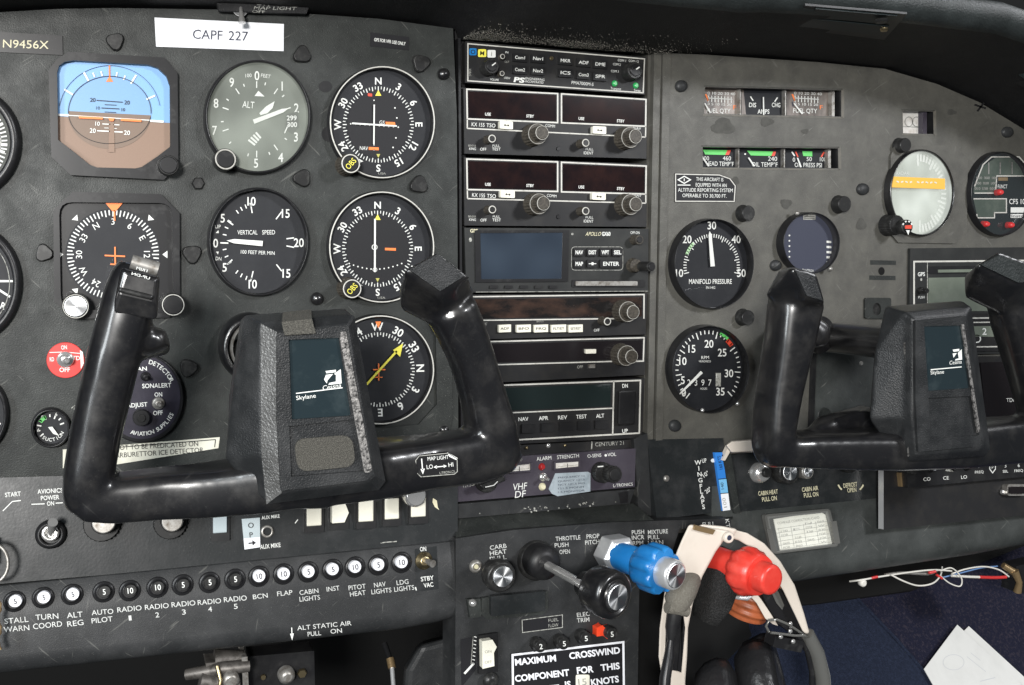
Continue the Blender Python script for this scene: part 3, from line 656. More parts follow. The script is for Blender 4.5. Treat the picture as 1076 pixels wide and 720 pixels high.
for i,(x,y,s1,s2) in enumerate([(546.3,60.2,'Com1','Com2'),(565.3,61.3,'Nav1','Nav2'),(594.2,63.5,'MKR','ICS'),(613.2,65.5,'ADF','Com3'),(630.8,67.3,'DME','SPR')]):
    for k,s_ in ((0,s1),(12.8,s2)): button(t,[(x-7.2,y-4.8+k),(x+7.2,y-3.6+k),(x+7.2,y+5.2+k),(x-7.2,y+4.2+k)],.001,.0042,'black',s_,h=3.4)
for x,y in [(580,61.2)]: b=MB(P0); b.lathe(cfr(P0,x,y,.003,2.3,.001),[(1,0),(.8,.001)],'brass',n=16); b.build('screw',t)
for x,y in [(646.7,87.6),(669,89.8)]: b=MB(P0); b.lathe(cfr(P0,x,y,.0035,3,.0015),[(1.1,0),(1,.001),(.6,.0018)],'led_green',n=16); b.build('indicator_light',t)
# two nav/com radios
def navcom(label, dy, quad, fl, fr_, lowl, txt, btn, kn, sk, bolt):
    t, b = unit('nav_com_radio', label, quad, group='nav com radios')
    for q in (fl, fr_):
        b.stroke(q, 1.5, 'rim_white', True)
    b.stroke(lowl[:2], 1.3, 'rim_white'); b.stroke([fl[3], lowl[0]], 1.3, 'rim_white'); b.stroke([fr_[2], lowl[1]], 1.3, 'rim_white')
    b.t('KX 155', txt[0], txt[1], txt[0]+13.5, txt[1]+.8, 4, 'ink', .0); b.t('TSO', txt[0]+15.5, txt[1]+.9, txt[0]+25, txt[1]+1.5, 4, 'ink', .0)
    b.t('COMM', kn[0][0]+4, kn[0][1]-8.5, kn[0][0]+14, kn[0][1]-7.5, 3, 'ink', 0); b.t('NAV', kn[1][0]-1, kn[1][1]-9.5, kn[1][0]+7, kn[1][1]-8.8, 3, 'ink', 0)
    b.t('BENDIX', 492, sk[0][1]+8.2, 500, sk[0][1]+8.4, 2, 'ink_dim', 0); b.t('KING', 493, sk[0][1]+11.8, 500, sk[0][1]+12, 2.6, 'ink', 0)
    b.t('OFF', sk[0][0]-12.5, sk[0][1]+12.5, sk[0][0]-6, sk[0][1]+12.6, 3, 'ink', 0); b.t('PULL', sk[0][0]+.5, sk[0][1]+8.5, sk[0][0]+8, sk[0][1]+8.6, 2.5, 'ink', 0); b.t('TEST', sk[0][0], sk[0][1]+12.3, sk[0][0]+9, sk[0][1]+12.5, 3, 'ink', 0)
    b.t('PULL', sk[1][0], sk[1][1]+7.8, sk[1][0]+8, sk[1][1]+8, 2.5, 'ink', 0); b.t('IDENT', sk[1][0]-2, sk[1][1]+12, sk[1][0]+8, sk[1][1]+12.3, 3, 'ink', 0)
    b.build('lettering', t)
    for q in (fl, fr_):
        cx = sum(p[0] for p in q)/4; cy = sum(p[1] for p in q)/4
        b = MB(P0, .0027); qq = [(cx+(x-cx)*.965, cy+(y-cy)*.88) for x, y in q]; b.prism(qq, .0018, .0027, 'display_red')
        h = qq[3][1]-qq[0][1]; w = qq[1][0]-qq[0][0]; s_ = (qq[1][1]-qq[0][1])/w; b.d = .0030
        for k, tx, ww in ((.19,'USE',6),(.66,'STBY',8)): x = qq[0][0]+w*k; y = qq[3][1]-h*.10+(x-qq[0][0])*s_; b.t(tx, x, y, x+ww, y+ww*s_, 3, 'ink', .02)
        b.build('display', t)
    for q in btn:
        o = button(t, rrect(0,0,0,0,1.2,quad=q), .001, .006, 'switch_cream', name='transfer_button'); cx = sum(p[0] for p in q)/4; cy = sum(p[1] for p in q)/4
        b = MB(P0, .0064); b.poly([(cx-2.7,cy),(cx-1,cy-1.4),(cx-1,cy+1.4)],'ink_black'); b.poly([(cx+3.2,cy+.4),(cx+1.4,cy-1),(cx+1.4,cy+1.8)],'ink_black'); b.stroke([(cx-1.5,cy),(cx+1.8,cy+.3)],.7,'ink_black'); b.build('arrow_marking', o)
    for k in kn: bigknob(t, P0, k[0]-4, k[1]-1, .002)
    for k in sk: smallknob(t, k[0], k[1], 4.4)
    b = MB(P0); b.lathe(cfr(P0, bolt[0], bolt[1], .003, 2.6, .001), [(1,0),(.8,.0008)], 'bezel', n=6, smooth=False); b.build('screw', t)
navcom('upper nav com radio with two dark red displays and fluted knobs', 0, [(487,92.5),(680,103.8),(679.3,166.8),(488,161.5)],
 [(490.5,93.8),(586,98.5),(586,129),(491,125)], [(590,98.7),(678.8,104.6),(678.5,132.8),(590,129.2)], [(491,135),(678.3,144.2)], (495.5,132.6),
 [[(525.3,127),(539,128),(539,136),(525.3,135)],[(623,132.6),(637,133.2),(637,141),(623,140.2)]], [(569,141.8),(666.5,145.5)], [(517,145.8),(615.4,150.2)], (587,156.5))
navcom('lower nav com radio with two dark red displays and fluted knobs', 73, [(487.5,165.3),(680,172.5),(679.3,238.5),(488,237)],
 [(490.5,167.2),(586,170.2),(586,201.3),(491,199.3)], [(590,170.6),(679,174.6),(678.6,204),(590,201.7)], [(491.3,208.8),(678.6,213.6)], (496,206.8),
 [[(526,200.3),(541,200.6),(541,208.2),(526,207.6)],[(622.3,202.6),(636.5,203),(636.5,210.4),(622.3,209.8)]], [(570.5,215.3),(666.8,216)], [(517.3,220.3),(615.4,221.8)], (587,228))
# GPS
t, b = unit('gps_receiver', 'navigation receiver with large blue screen and keypad in the stack', [(488,239.4),(681.5,240.5),(681,305.5),(490,307.5)], 'radio_grey', group=None)
b.t('GPS',494,244.3,502,244.4,3.6,'ink_cream',.02); b.t('APOLLO',615,247.8,631,247.8,4,'ink_cream',0,slant=.3); b.t('GX60',632.5,247.8,641.5,247.8,4,'ink',.03); b.t('OFF-ON',662.5,245.8,672,246,2.8,'ink',0); b.ell(494.3,252,1.6,2.2,'ink_dim'); b.ell(601.5,246,1.2,1.2,'ink_dim'); b.stroke(rrect(600.5,259.5,654.5,284,4),.5,'ink_dim',True)
b.stroke([(500,307),(681,306)],.6,'ink_dim')
b.build('lettering', t)
b = MB(P0); b.prism([(499,242),(598,242),(597,296),(500,297)],.001,.0032,'bezel',holes=[[(504.6,245),(591.5,244.5),(590.5,293),(505.6,293.5)]]); b.build('screen_frame',t,bevel=.0004)
b = MB(P0); b.prism([(504,244.5),(592,244),(591,293.5),(505,294)],.0015,.0026,'lcd_blue'); b.build('screen',t)
for x in (519,534.7,550.7,566.4,581.5): button(t, rrect(x-4.2,300,x+4.2,303.4,1.2), .001,.0034,'black',name='soft_key')
for x,s_ in ((608.7,'NAV'),(622.6,'DIST'),(636,'WPT'),(649,'SEL')): button(t, rrect(x-5.5,261,x+5.5,269.4,1.5),.001,.0042,'black',s_,h=4,slope=0,b_=.03)
for x,s_ in ((608.7,'MAP'),(622.6,'+')): button(t, rrect(x-5.5,273,x+5.5,281.4,1.5),.001,.0042,'black',s_,h=4,slope=0,b_=.03)
button(t, rrect(630.5,273,654,281.4,1.5),.001,.0042,'black','ENTER',h=4,slope=0,b_=.02)
b = MB(P0); b.prism(rrect(601,294,678,302,2),.001,.0028,'black'); b.prism(rrect(605,295.6,670,300.3,1.2),.002,.0045,'steel_dull'); b.build('card_slot',t,bevel=.0003)
smallknob(t,672,252,5,L=.009,cap='black',ringm=None); smallknob(t,668.5,279,7,L=.006,cap=None,ringm=None); knob(t,'long_knob',P0,684.5,280.3,5.3,.004,.024,'knob',cap='bezel')
# ADF receiver
t, b = unit('direction_finder_radio', 'radio with rusty brown display and five white buttons', [(490,309.8),(680,308),(678.5,351.5),(497,357)], group=None)
b.stroke([(491,312),(676.8,309.6),(676.6,335)],1.4,'rim_white'); b.stroke([(498,336.8),(655,334.8)],1.3,'rim_white')
b.t('ADF',668.3,316.5,674,316.4,3,'ink',.02); b.t('USE',538,333.6,544,333.5,2.8,'ink',0); b.t('STBY/TIMER',579.5,332.6,597,332.3,2.8,'ink',0); b.t('BFO/TSO',564,338.8,571,338.7,1.8,'ink_dim',0); b.t('OFF',624,348.5,630,348.3,2.8,'ink',0); b.t('KR 87',505,342,512,341.9,3,'ink_dim',0)
b.build('lettering', t)
b = MB(P0); b.prism([(493,314.5),(674.5,312.3),(674.5,332.5),(498,334.5)],.0018,.0026,'display_rust'); b.build('display',t)
for x0,x1,s_ in ((524.3,537,'ADF'),(543,558,'BFO'),(561.4,576,'FRQ'),(579.4,595,'FLT/ET'),(597.6,612.4,'SET/RST')): button(t,[(x0,341.6),(x1,341),(x1,348.9),(x0,349.5)],.001,.0048,'switch_cream',s_,'ink_black',2.6,slope=-.03,b_=0)
bigknob(t,P0,660,327.6,.002); smallknob(t,638.2,337.9,4.4)
# DME
t, b = unit('distance_radio', 'dark radio with a white slide switch below the rusty display', [(497,358.2),(679.5,353),(677.5,394),(505,403)], group=None)
b.stroke([(502,359.4),(676.8,355),(676,379.5),(668,379.8)],1.4,'rim_white'); b.stroke([(510,383.7),(652,379.6)],1.3,'rim_white')
b.t('DME',666.5,361.5,673,361.3,3,'ink',.02); b.t('FRQ',605,363.2,611,363,2.6,'ink',0); b.t('RMT',617,362.9,624,362.7,2.6,'ink',.02); b.t('GS/T',630,362,637,361.8,2.6,'ink',0); b.t('OFF',606.5,387.2,612.5,387,3,'ink_dim',0); b.ell(603.5,367.5,1.6,1.8,'black')
b.build('lettering', t)
b = MB(P0); b.prism([(504,362),(674.5,357.5),(674.5,377),(510,381)],.0018,.0024,'display_dark'); b.build('display',t)
button(t,[(615.5,367.2),(626.4,367),(626.4,371.4),(615.5,371.7)],.002,.005,'switch_cream',name='slide_switch'); button(t,[(619,383),(625.5,382.7),(625.5,386.7),(619,387)],.002,.004,'steel_dull',name='power_switch')
bigknob(t,P0,658.5,373.8,.002)
# autopilot annunciator
t, b = unit('autopilot_annunciator', 'autopilot panel with five mode keys and a tall rocker', [(505,405),(677.5,397.5),(674.5,460),(515,468)], group=None)
fq=[(520,405.2),(673,399.8),(671.8,455.2),(520,463.6)]
b.stroke(fq,1.6,'rim_white',True); b.stroke([(645,400.8),(643.8,456.6)],1.5,'rim_white'); b.stroke([(520,434.6),(644.3,429)],1.3,'rim_white')
for x0,x1,y,s_ in ((544.8,555.3,442.6,'NAV'),(566.2,576.2,441.7,'APR'),(586.5,596,440.9,'REV'),(605.5,616.6,440,'TEST'),(626.5,635,439.2,'ALT')): b.t(s_,x0,y,x1,y-.5,4,'ink',.01)
b.t('DN',654,407.6,659.8,407.3,4,'ink',.02); b.t('UP',654,455,659.8,454.6,4,'ink',.02); b.ell(630.5,422.5,2,2.2,'ink_dim')
b.build('lettering',t)
b = MB(P0); b.prism([(523,408),(642,403.5),(641.5,427),(523,432)],.0018,.0024,'glass_dark'); b.build('display',t)
for x in (555.5,576,595,614,632.5): y=450.8-(x-555)*.055; button(t,[(x-7,y-4.5),(x+7,y-5),(x+7,y+4.2),(x-7,y+4.8)],.001,.0040,'black',name='mode_key')
b = MB(P0); b.loft([[P0.at(649,411,.002),P0.at(667.5,410,.002),P0.at(666.8,446,.002),P0.at(648.5,447,.002)],[P0.at(650.5,411,.009),P0.at(669,410,.009),P0.at(667.5,446,.006),P0.at(649.5,447,.006)]],'black'); 
b.build('rocker',t,bevel=.0012)
# name strip
t, b = unit('autopilot_strip', 'narrow strip lettered Century 21 under the autopilot keys', [(515,469.5),(674,461.5),(672,472.5),(517,481)], d1=.001, group=None)
b.t('CENTURY 21',625.5,469.2,655.5,467.4,4,'ink_dim',0); b.stroke([(622,464),(621.6,472)],1.2,'ink_dim'); b.build('lettering',t)
for x,y,m in ((577,468.7,'chrome'),(594.5,468.5,'brass'),(554,471,'brass')):
    b=MB(P0); b.lathe(cfr(P0,x,y,.003,2.6 if m=='chrome' else 1.8,.0015),[(1,0),(.9,.0008),(.5,.0014)],m,n=16); b.build('screw',t)
# VHF DF
PV = Pl.tilt(570,480,.006,6)
t, b = unit('homing_radio', 'purple grey direction finding unit lettered VHF DF at the bottom of the stack', [(472,484),(545,479.5),(668,471.3),(667,511.8),(477,527.8)], 'plum', d0=-.02, d1=.001, pl=PV, group=None)
b.t('VHF',538.6,515.5,553.3,514,7,'ink',0,slant=.2); b.t('DF',541,523.3,552,522.2,7,'ink',0,slant=.2); b.t('ALARM',564,484.3,579.5,483,4,'ink',0); b.t('STRENGTH',585.5,482.6,608.5,480.8,4,'ink',0); b.t('O-SENS',617.5,481.2,632,480,3.6,'ink',0); b.ell(636.5,478.6,1.3,1.3,'ink'); b.t('VOL',638.5,479.8,647.5,479,3.6,'ink',0); b.t('L-TRONICS',644.5,512,665,510.3,3.2,'ink',0); b.t('DF',543,485.5,549,485,3.4,'ink_dim',0)
b.t('121.5',487,512.5,495.5,511,3.2,'ink_dim',0); b.stroke([(496,510.5),(501,508)],.9,'ink_dim')
b.build('lettering',t)
for q in ([(531.6,488.2),(560,486),(560,495.8),(531.6,497.6)],[(582,485.3),(610.8,483.6),(610.7,492),(582,494.3)]):
    b=MB(PV,.0026); b.prism(q,.0005,.0035,'plum',holes=[[(q[0][0]+2,q[0][1]+1.5),(q[1][0]-2,q[1][1]+1.5),(q[2][0]-2,q[2][1]-1.6),(q[3][0]+2,q[3][1]-1.6)]])
    b.poly([(q[0][0]+1,q[0][1]+1),(q[1][0]-1,q[1][1]+1),(q[2][0]-1,q[2][1]-1),(q[3][0]+1,q[3][1]-1)],'meter_face',d=.0014); mx=(q[0][0]+q[1][0])/2; b.stroke([(mx,q[0][1]+2),(mx,q[2][1]-1)],.7,'ink_black',d=.0018); b.stroke([(q[0][0]+4,q[3][1]-3.8),(q[1][0]-4,q[2][1]-3.4)],.5,'ink_dim',d=.0018); b.build('meter',t)
b=MB(PV); b.lathe(cfr(PV,571,491,.004,3.3,.003),[(1.2,0),(1,.001),(.6,.003)],'led_red',n=16); b.build('alarm_light',t)
toggle(t,PV,571.5,501.5,4.5,.001,(576,504)); 
b=MB(PV); b.lathe(cfr(PV,571.5,512,.004,3.5,.003),[(1.2,0),(1,.001),(.6,.003)],'ink_cream',n=16); b.build('lamp',t)
knob(t,'sensitivity_knob',PV,635,497,11,.001,.008,'knob',flute=(24,.1)); knob(t,'volume_knob',PV,646,498.8,9,.008,.017,'knob',flute=(18,.12),cap='black'); b=MB(PV,.0085); b.stroke([(628,490.5),(634,490)],1.2); b.build('pointer',t)
k=knob(t,'selector_knob',PV,512,506,12,.001,.006,'knob'); b=MB(PV); b.loft([[PV.at(502,509,.005),PV.at(527,499,.005),PV.at(531,505,.005),PV.at(507,515,.005)],[PV.at(504,510,.016),PV.at(529,500,.016),PV.at(531.5,505,.016),PV.at(508,515,.016)]],'knob'); b.build('grip_bar',k,bevel=.001); b=MB(PV,.0166); b.stroke([(510,512),(519,510),(523,506)],.9); b.build('pointer',k)
t = thing('silver_sticker','small silver sticker with faded print on the purple grey unit','sticker',PV.at(600,508,.001))
b = MB(PV,.0019); b.prism([(579.5,507),(583.5,497.5),(618,495.8),(620.5,497.5),(620.3,516.5),(586,521.5),(580,519),(576.5,514)],.0012,.0016,'label_silver')
for i in range(5): b.t('FREQUENCY 121.5 MONITOR'[i*3:i*3+12],586.5,503+i*3.8,614.5,501+i*3.8,1.8,'ink_navy',0)
b.build('sticker_sheet',t)
# shelf below the stack
SH = thing('shelf_bracket','grey metal ledges under the purple grey unit above the pedestal','bracket',W(570,530,.01))
b = MB(P0); b.prism([(479,530),(667,514),(662,529),(480,545)],.0,.010,'panel_sub'); b.prism([(478,545),(664,529),(668,546),(478,562)],-.003,.006,'panel'); b.prism([(666,462),(680,455),(692,548),(672,552)],-.01,.006,'panel_sub')
b.prism([(650,518),(660,516),(660,528),(652,529)],.010,.0104,'black')
b.build('ledge',SH,bevel=.001)
for x,y in ((551,535),(557,534.6),(564,535),(569,536),(607,531.5),(613,531),(622,530.4),(549,533.4)):
    pass
b=MB(P0,.0104)
random.seed(3)
for i in range(34):
    x=random.choice([random.gauss(560,7),random.gauss(614,6),random.uniform(490,655)]); y=536-(x-550)*.085+random.gauss(0,1.2); r=random.uniform(.4,1.1); b.poly([(x-r,y-r*.5),(x+r*.6,y-r),(x+r,y+r*.5),(x-r*.2,y+r)],'ink_dim')
b.build('paint_chip',SH)
# ================================================================== RIGHT PANEL
RP = thing('instrument_panel', 'right instrument panel, greyer and dustier, with a curved top edge', 'instrument panel', W(880,260))
RF = .004
strip1 = [(741,91.5),(884,95),(884,122.6),(740,119.5)]; strip2 = [(738.5,154.5),(880.5,156),(881,177),(738.5,175.8)]; win = [(948.5,116.5),(980.5,117.5),(981,141),(949,140)]
mb = MB(P0)
mb.prism([(703,56),(740,57.5),(860,65.5),(930,72.5),(985,88.5),(1030,108),(1076,136),(1140,185),(1200,260),(1200,560),(690,560),(690,475)], -.004, RF, 'panel_worn', holes=[strip1, strip2, win], holeside='black')
mb.build('panel_plate', RP)
mb = MB(P0); 
for s_ in (strip1, strip2, win):
    xs=[p[0] for p in s_]; ys=[p[1] for p in s_]; r_=(min(xs),min(ys),max(xs),max(ys))
    mb.prism([(r_[0]-6,r_[1]-6),(r_[2]+6,r_[1]-6),(r_[2]+6,r_[3]+6),(r_[0]-6,r_[3]+6)], -.02, -.0062, 'black')
mb.build('recess_back', RP)
for x,y,r in [(715.5,90.7,6.5),(708.8,447.4,6.5),(814.6,279,6),(906,199,6.5),(1058,139,6)]:
    b = MB(P0); b.lathe(efr(P0,x,y,RF,r,r),[(1,0),(.92,.0018),(.7,.0028),(.35,.0034),(.05,.0036)],'panel_sub',n=20); b.build('screw',RP)
for x,y,r in [(787,224,8),(786.5,334,8),(888,214.5,8.5),(952,152.5,7.5)]: knob(RP,'adjuster_knob',P0,x,y,r,RF,RF+.009,'knob',r0=1.15)
b = MB(P0, RF+.0003); random.seed(5)
b.stroke([(1024,110),(1036,114)],2,'bezel'); b.stroke([(1034,108),(1027,117)],2,'bezel'); b.build('scuff_mark',RP); b = MB(P0, RF+.0003)
for (x0,x1,y) in ((914.5,941.5,276),(913.5,941,292)): b.poly([(x0,y-2.5),(x1,y-2),(x1,y+2.5),(x0,y+2.2)],'panel')
b.ell(926.3,285,3.3,4.2,'void')
b.build('worn_marking', RP)
for k_,s_ in enumerate((strip1, strip2, win)):
    b = MB(P0, RF+.0003); q=[(x+(1.6 if i in (1,2) else -1.2), y+(1.4 if i>1 else -1.2)) for i,(x,y) in enumerate(s_)]; b.stroke([q[0],q[1]],1.2,'stain'); b.stroke([q[1],q[2]],3.0,'edge_wear'); b.stroke([q[2],q[3]],1.2,'edge_wear'); b.build('worn_edge', RP)
random.seed(11)
for (x,y,rx,ry) in [(760,133,12,8.5),(806,128,7,4.5),(826,214,6,5),(772,190,5,4),(846,138,4,2.5),(1000,118,5,3),(905,236,5,6)]:
    b = MB(P0, RF+.0003); n=26; f=[1+.16*math.sin(3*i*2*math.pi/n+x)+random.uniform(-.07,.07) for i in range(n)]
    b.poly([(x+rx*f[i]*math.cos(2*math.pi*i/n), y+ry*f[i]*math.sin(2*math.pi*i/n)) for i in range(n)],'stain'); b.build('dark_stain', RP)
# edge instruments
def cell(t, px, m='fuel_face'): b = MB(P0, -.0056); b.poly(px, m); return b
t = thing('fuel_and_amps_gauges', 'upper edgewise strip with two brownish fuel gauges and an amps gauge', 'gauge', W(812,107,0))
for k,(x0,x1) in enumerate(((738.5,777),(779,824.5),(826.5,874))):
    b = cell(t, [(x0,89),(x1,89.5),(x1,124.5),(x0,122)], 'fuel_face' if k!=1 else 'dial'); b.d=-.0052
    if k != 1:
        X = x0+ (5 if k==0 else 8)
        b.stroke([(X,103),(X+26,104.5)],.8)
        for i in range(8): b.stroke([(X+1+i*3.4,100.5+i*.2),(X+1+i*3.4,107+i*.2)],.9); 
        b.t('0 10 20 30 40',X,99.3,X+29,100.3,3,'ink',.0); b.t('0 5 10 15 20',X,110.5,X+25,111.5,2.6,'ink',.0); b.stroke([(X-2,99),(X+1,106)],1.6,'ink_orange'); b.stroke([(X-2,107),(X-1,112)],1,'ink_navy')
        b.t('FUEL QTY',X-1,118.5,X+24,119,4.6,'ink',.0); b.t('F',X+27,115,X+30,115,4.4,'ink_orange',.0)
    else:
        b.poly([(781,90),(784,122),(779.2,123),(779.2,90)],'fuel_face',d=-.0053); b.t('DIS',787,112.5,794.5,112.8,4.6); b.t('CHG',811,112.5,820,112.8,4.6); b.t('AMPS',796,119.5,808.5,119.6,4.6); b.stroke([(788.5,101.5),(791.5,106)],1.2); b.stroke([(817,102.5),(814,107)],1.2); 
    b.build('scale', t)
b = MB(P0); 
for px in ([(740,108.5),(741,108),(747,118),(745.5,118.5)],[(801.8,102),(802.8,102),(803.2,121),(802,121)],[(834,109),(835,108.6),(844,119.5),(842.5,120)]): b.prism(px,-.0046,-.0042,'ink')
b.build('needles', t)
b = MB(P0)
for q in ([(874,93),(877,93.2),(877,122.4),(874,122.3)],[(777.6,92),(778.6,92),(778.6,121),(777.6,121)],[(825,93),(826,93),(826,122),(825,122)]): b.prism(q,-.006,-.001,'steel_dull')
b.build('divider',t); b=MB(P0,-.0010); b.poly([(741,92),(875,95),(875,122),(740,119)],'pane'); b.build('glass',t)
t = thing('engine_temperature_gauges', 'lower edgewise strip with green bands for head temperature, oil temperature and pressure', 'gauge', W(809,165,0))
for k,(x0,x1) in enumerate(((736,775.5),(777,823.5),(825,870))):
    b = cell(t, [(x0,152),(x1,153),(x1,180),(x0,178)], 'dial'); b.d=-.0052
    if k==0:
        b.poly([(738.5,157.5),(767,158),(764.5,163),(741,162.4)],'ink_green'); b.poly([(764.3,158),(768,158),(766,163),(762,163)],'ink_red',d=-.0050); b.t('200',737,168.5,745,168.6,4.4,'ink',0); b.t('460',759.5,168.5,768,168.8,4.6,'ink',0); b.t('HEAD TEMP\u00b0F',742,174,771,174.8,4.6,'ink',0)
    elif k==1:
        b.poly([(785,158.5),(814.5,159.3),(812.5,164),(789,163.4)],'ink_green'); b.poly([(812.5,159.3),(815.5,159.4),(814,164),(810.5,164)],'ink_red',d=-.0050); b.ell(783,162,.9,.9); b.t('240',807,169,816.5,169.3,4.6,'ink',0); b.t('OIL TEMP\u00b0F',790,175,817,175.4,4.6,'ink',0)
    else:
        b.poly([(843,159),(853.5,159.3),(853.5,164.5),(844,164)],'ink_green'); b.stroke([(832,159.5),(835,164)],1.4); b.stroke([(836,159.5),(838.5,165)],1.4,'ink_red'); b.stroke([(866,160),(863,165)],1.6,'ink_red'); b.t('0',833,170,835.5,170,4.4,'ink',0); b.t('50',847.5,169.3,853,169.4,4.4,'ink',0); b.t('100',861.5,169.6,868,169.7,4.4,'ink',0); b.t('OIL PRESS PSI',835,175.5,863.5,176,4.6,'ink',0)
    b.build('scale', t)
b = MB(P0)
for px in ([(738,166),(739,165.6),(745.5,174.5),(744,175)],[(786,166),(787.2,165.5),(793.5,174.5),(792,175)],[(837.5,166),(838.6,165.8),(842.5,175.5),(841,176)]): b.prism(px,-.0046,-.0042,'ink')
b.build('needles', t); b=MB(P0)
for q in ([(870,157),(873,157.2),(873,176.6),(870,176.5)],[(775.8,156),(776.8,156),(776.8,176),(775.8,176)],[(823.8,156),(824.8,156),(824.8,176),(823.8,176)]): b.prism(q,-.006,-.001,'steel_dull')
b.build('divider',t); b=MB(P0,-.0010); b.poly([(739,155),(871,156.5),(871,176.6),(739,175)],'pane'); b.build('glass',t)
# small window unit
t = thing('hour_meter', 'small white rectangular meter window high on the right panel', 'meter', W(961,128))
b = MB(P0, -.005); b.poly([(944,115),(971,115.5),(971,142),(944,141)],'meter_face'); b.ring(955,128,4,5,.8,'ink_dim',d=-.0046); b.ring(963,128,4,5,.8,'ink_dim',d=-.0046); b.stroke([(949,133),(968,134)],.7,'ink_dim',d=-.0046); b.prism([(970,115),(974,115),(974,142),(970,142)],-.006,.001,'plum'); b.build('face',t)
b = MB(P0, 0); b.poly([(949,117),(971,117.5),(971,141),(949,140)],'pane_soft'); b.build('glass',t)
# transponder placard
t, b = placard('altitude_placard','black placard on altitude reporting equipment under the temperature strip',[(709,182),(756,183),(768,187.5),(774,195),(772.5,212.8),(709,212.5)],'ink_black',d=RF)
b.stroke([(709.9,183),(756,184),(767,188),(772.6,195.4),(771.5,211.8),(709.9,211.5)],1,'rim_white',True)
b.stroke([(719,185.3),(725.5,189),(719,192.8),(712.6,189)],1.1,'ink',True); b.stroke([(719,187.5),(719,190.5)],.9); b.stroke([(712,194.5),(725.5,194.6)],1,'ink')
b.t('THIS AIRCRAFT IS',731.5,190,760,190.8,3.8,'ink',0); b.t('EQUIPPED WITH AN',731,196,763.5,196.8,3.8,'ink',0); b.t('ALTITUDE REPORTING SYSTEM',712.5,201.4,770,202,3.8,'ink',0); b.t('OPERABLE TO 30,700 FT.',717,207.2,763.5,208,3.8,'ink',0)
b.build('plate',t)
# manifold pressure
t, b, D = gauge('manifold_pressure_gauge','manifold pressure gauge with green arc, above the tachometer',747.8,277.5,37.8,46.5,w=.02,h=.009,pl=P0,d=RF)
for s_,x,y in (('10',714,287),('20',722,251.5),('30',748,237),('40',773.5,251.5),('50',779,287)): b.tc(s_,x,y,8,0,'ink',.012,.85)
b.d=RF+.0013
C=Dial(747.8,280,33,38)
for i in range(41):
    a=-103+i*5.15
    C.tick(b,a,.80 if i%5 else .74,.90,.9)
C.arc(b,-68,-42,.86,3,'ink_pale_green')
b.t('MANIFOLD PRESSURE',724,298.3,769,298.3,5,'ink',.01); b.t('IN HG',742,303.6,751.5,303.6,2.8,'ink',0)
b.build('dial',t); needle(t,flathand(749,280,746.2,247,4.4,3,4),'ink',RF+.003)
# tachometer
t, b, D = gauge('tachometer','tachometer with green and red arc and hour counter, below the manifold gauge',744,388,36.5,44.5,w=.02,h=.010,d=RF)
for s_,x,y in (('0',718.5,412.5),('5',717.5,399.5),('10',717.5,379.5),('15',727,366.5),('20',745,361.3),('25',758.8,370.5),('30',766,392.3),('35',757,411.5)): b.tc(s_,x,y,8,0,'ink',.012,.85)
b.d=RF+.0013
C=Dial(744,388.5,36,43.5)
for i in range(36):
    a=-137+i*7.7; C.tick(b,a,.78 if i%5==0 else .86,.95,1.1)
C.arc(b,22,38,.94,2.8,'ink_green'); C.arc(b,38,50,.90,4.5,'ink_red')
b.t('RPM',737,377.5,745,377.3,3.4,'ink',0); b.t('HUNDREDS',734.5,380.8,747,380.8,2.2,'ink',0); b.t('HOURS',736,409.6,743,409.6,2.2,'ink',0)
for i,c_ in enumerate('2397'): b.poly([(721+i*7.3,396.8),(727+i*7.3,396.6),(727+i*7.3,407),(721+i*7.3,407.2)],'ink_black',d=RF+.0015); b.tc(c_,724+i*7.3,402,6.5,0,'ink',.0,.8,d=RF+.0018)
b.poly([(752,392),(757.5,392),(757.5,406),(752,406)],'ink_dim',d=RF+.0015); b.tc('1',753,395,4,0,'ink',d=RF+.0018)
b.build('dial',t); needle(t,flathand(737.5,391,716,412.5,3,1.6,3),'ink',RF+.003)
b=MB(P0)
for x,y in ((739.3,431.5),(776,424.5)): b.lathe(cfr(P0,x,y,RF+.011,2.3,.002),[(1,0),(.9,.001),(.4,.002)],'chrome',n=14)
b.build('bezel_screw',t)
# small round display
t, b, D = gauge('round_display','small round bluish black display above the right yoke grip',849.5,255.5,25.5,31.5,w=.03,h=.009,face='ink_navy',d=RF,glassm='pane_soft')
b.poly([(844,224),(857,224),(857,231),(844,231)],'ink_dim'); 
for i in range(5): b.poly([(868.5,253+i*5.4),(873.5,253.3+i*5.4),(873.5,255.6+i*5.4),(868.5,255.3+i*5.4)],'ink'); b.ell(829.5,247.5+i*5.6,.9,.9)
for i in range(3): b.stroke([(845,225.5+i*2),(856,225.6+i*2)],.5,'ink_black',d=RF+.0013)
b.t('DAVTRON',843,285,855,286,2.6,'ink',0)
b.build('dial',t); b=MB(P0); 
for x,y in ((839,224),(874,282.5)): b.lathe(cfr(P0,x,y,RF+.009,2.6,.002),[(1,0),(.9,.001),(.4,.002)],'steel_dull',n=14)
b.build('bezel_screw',t)
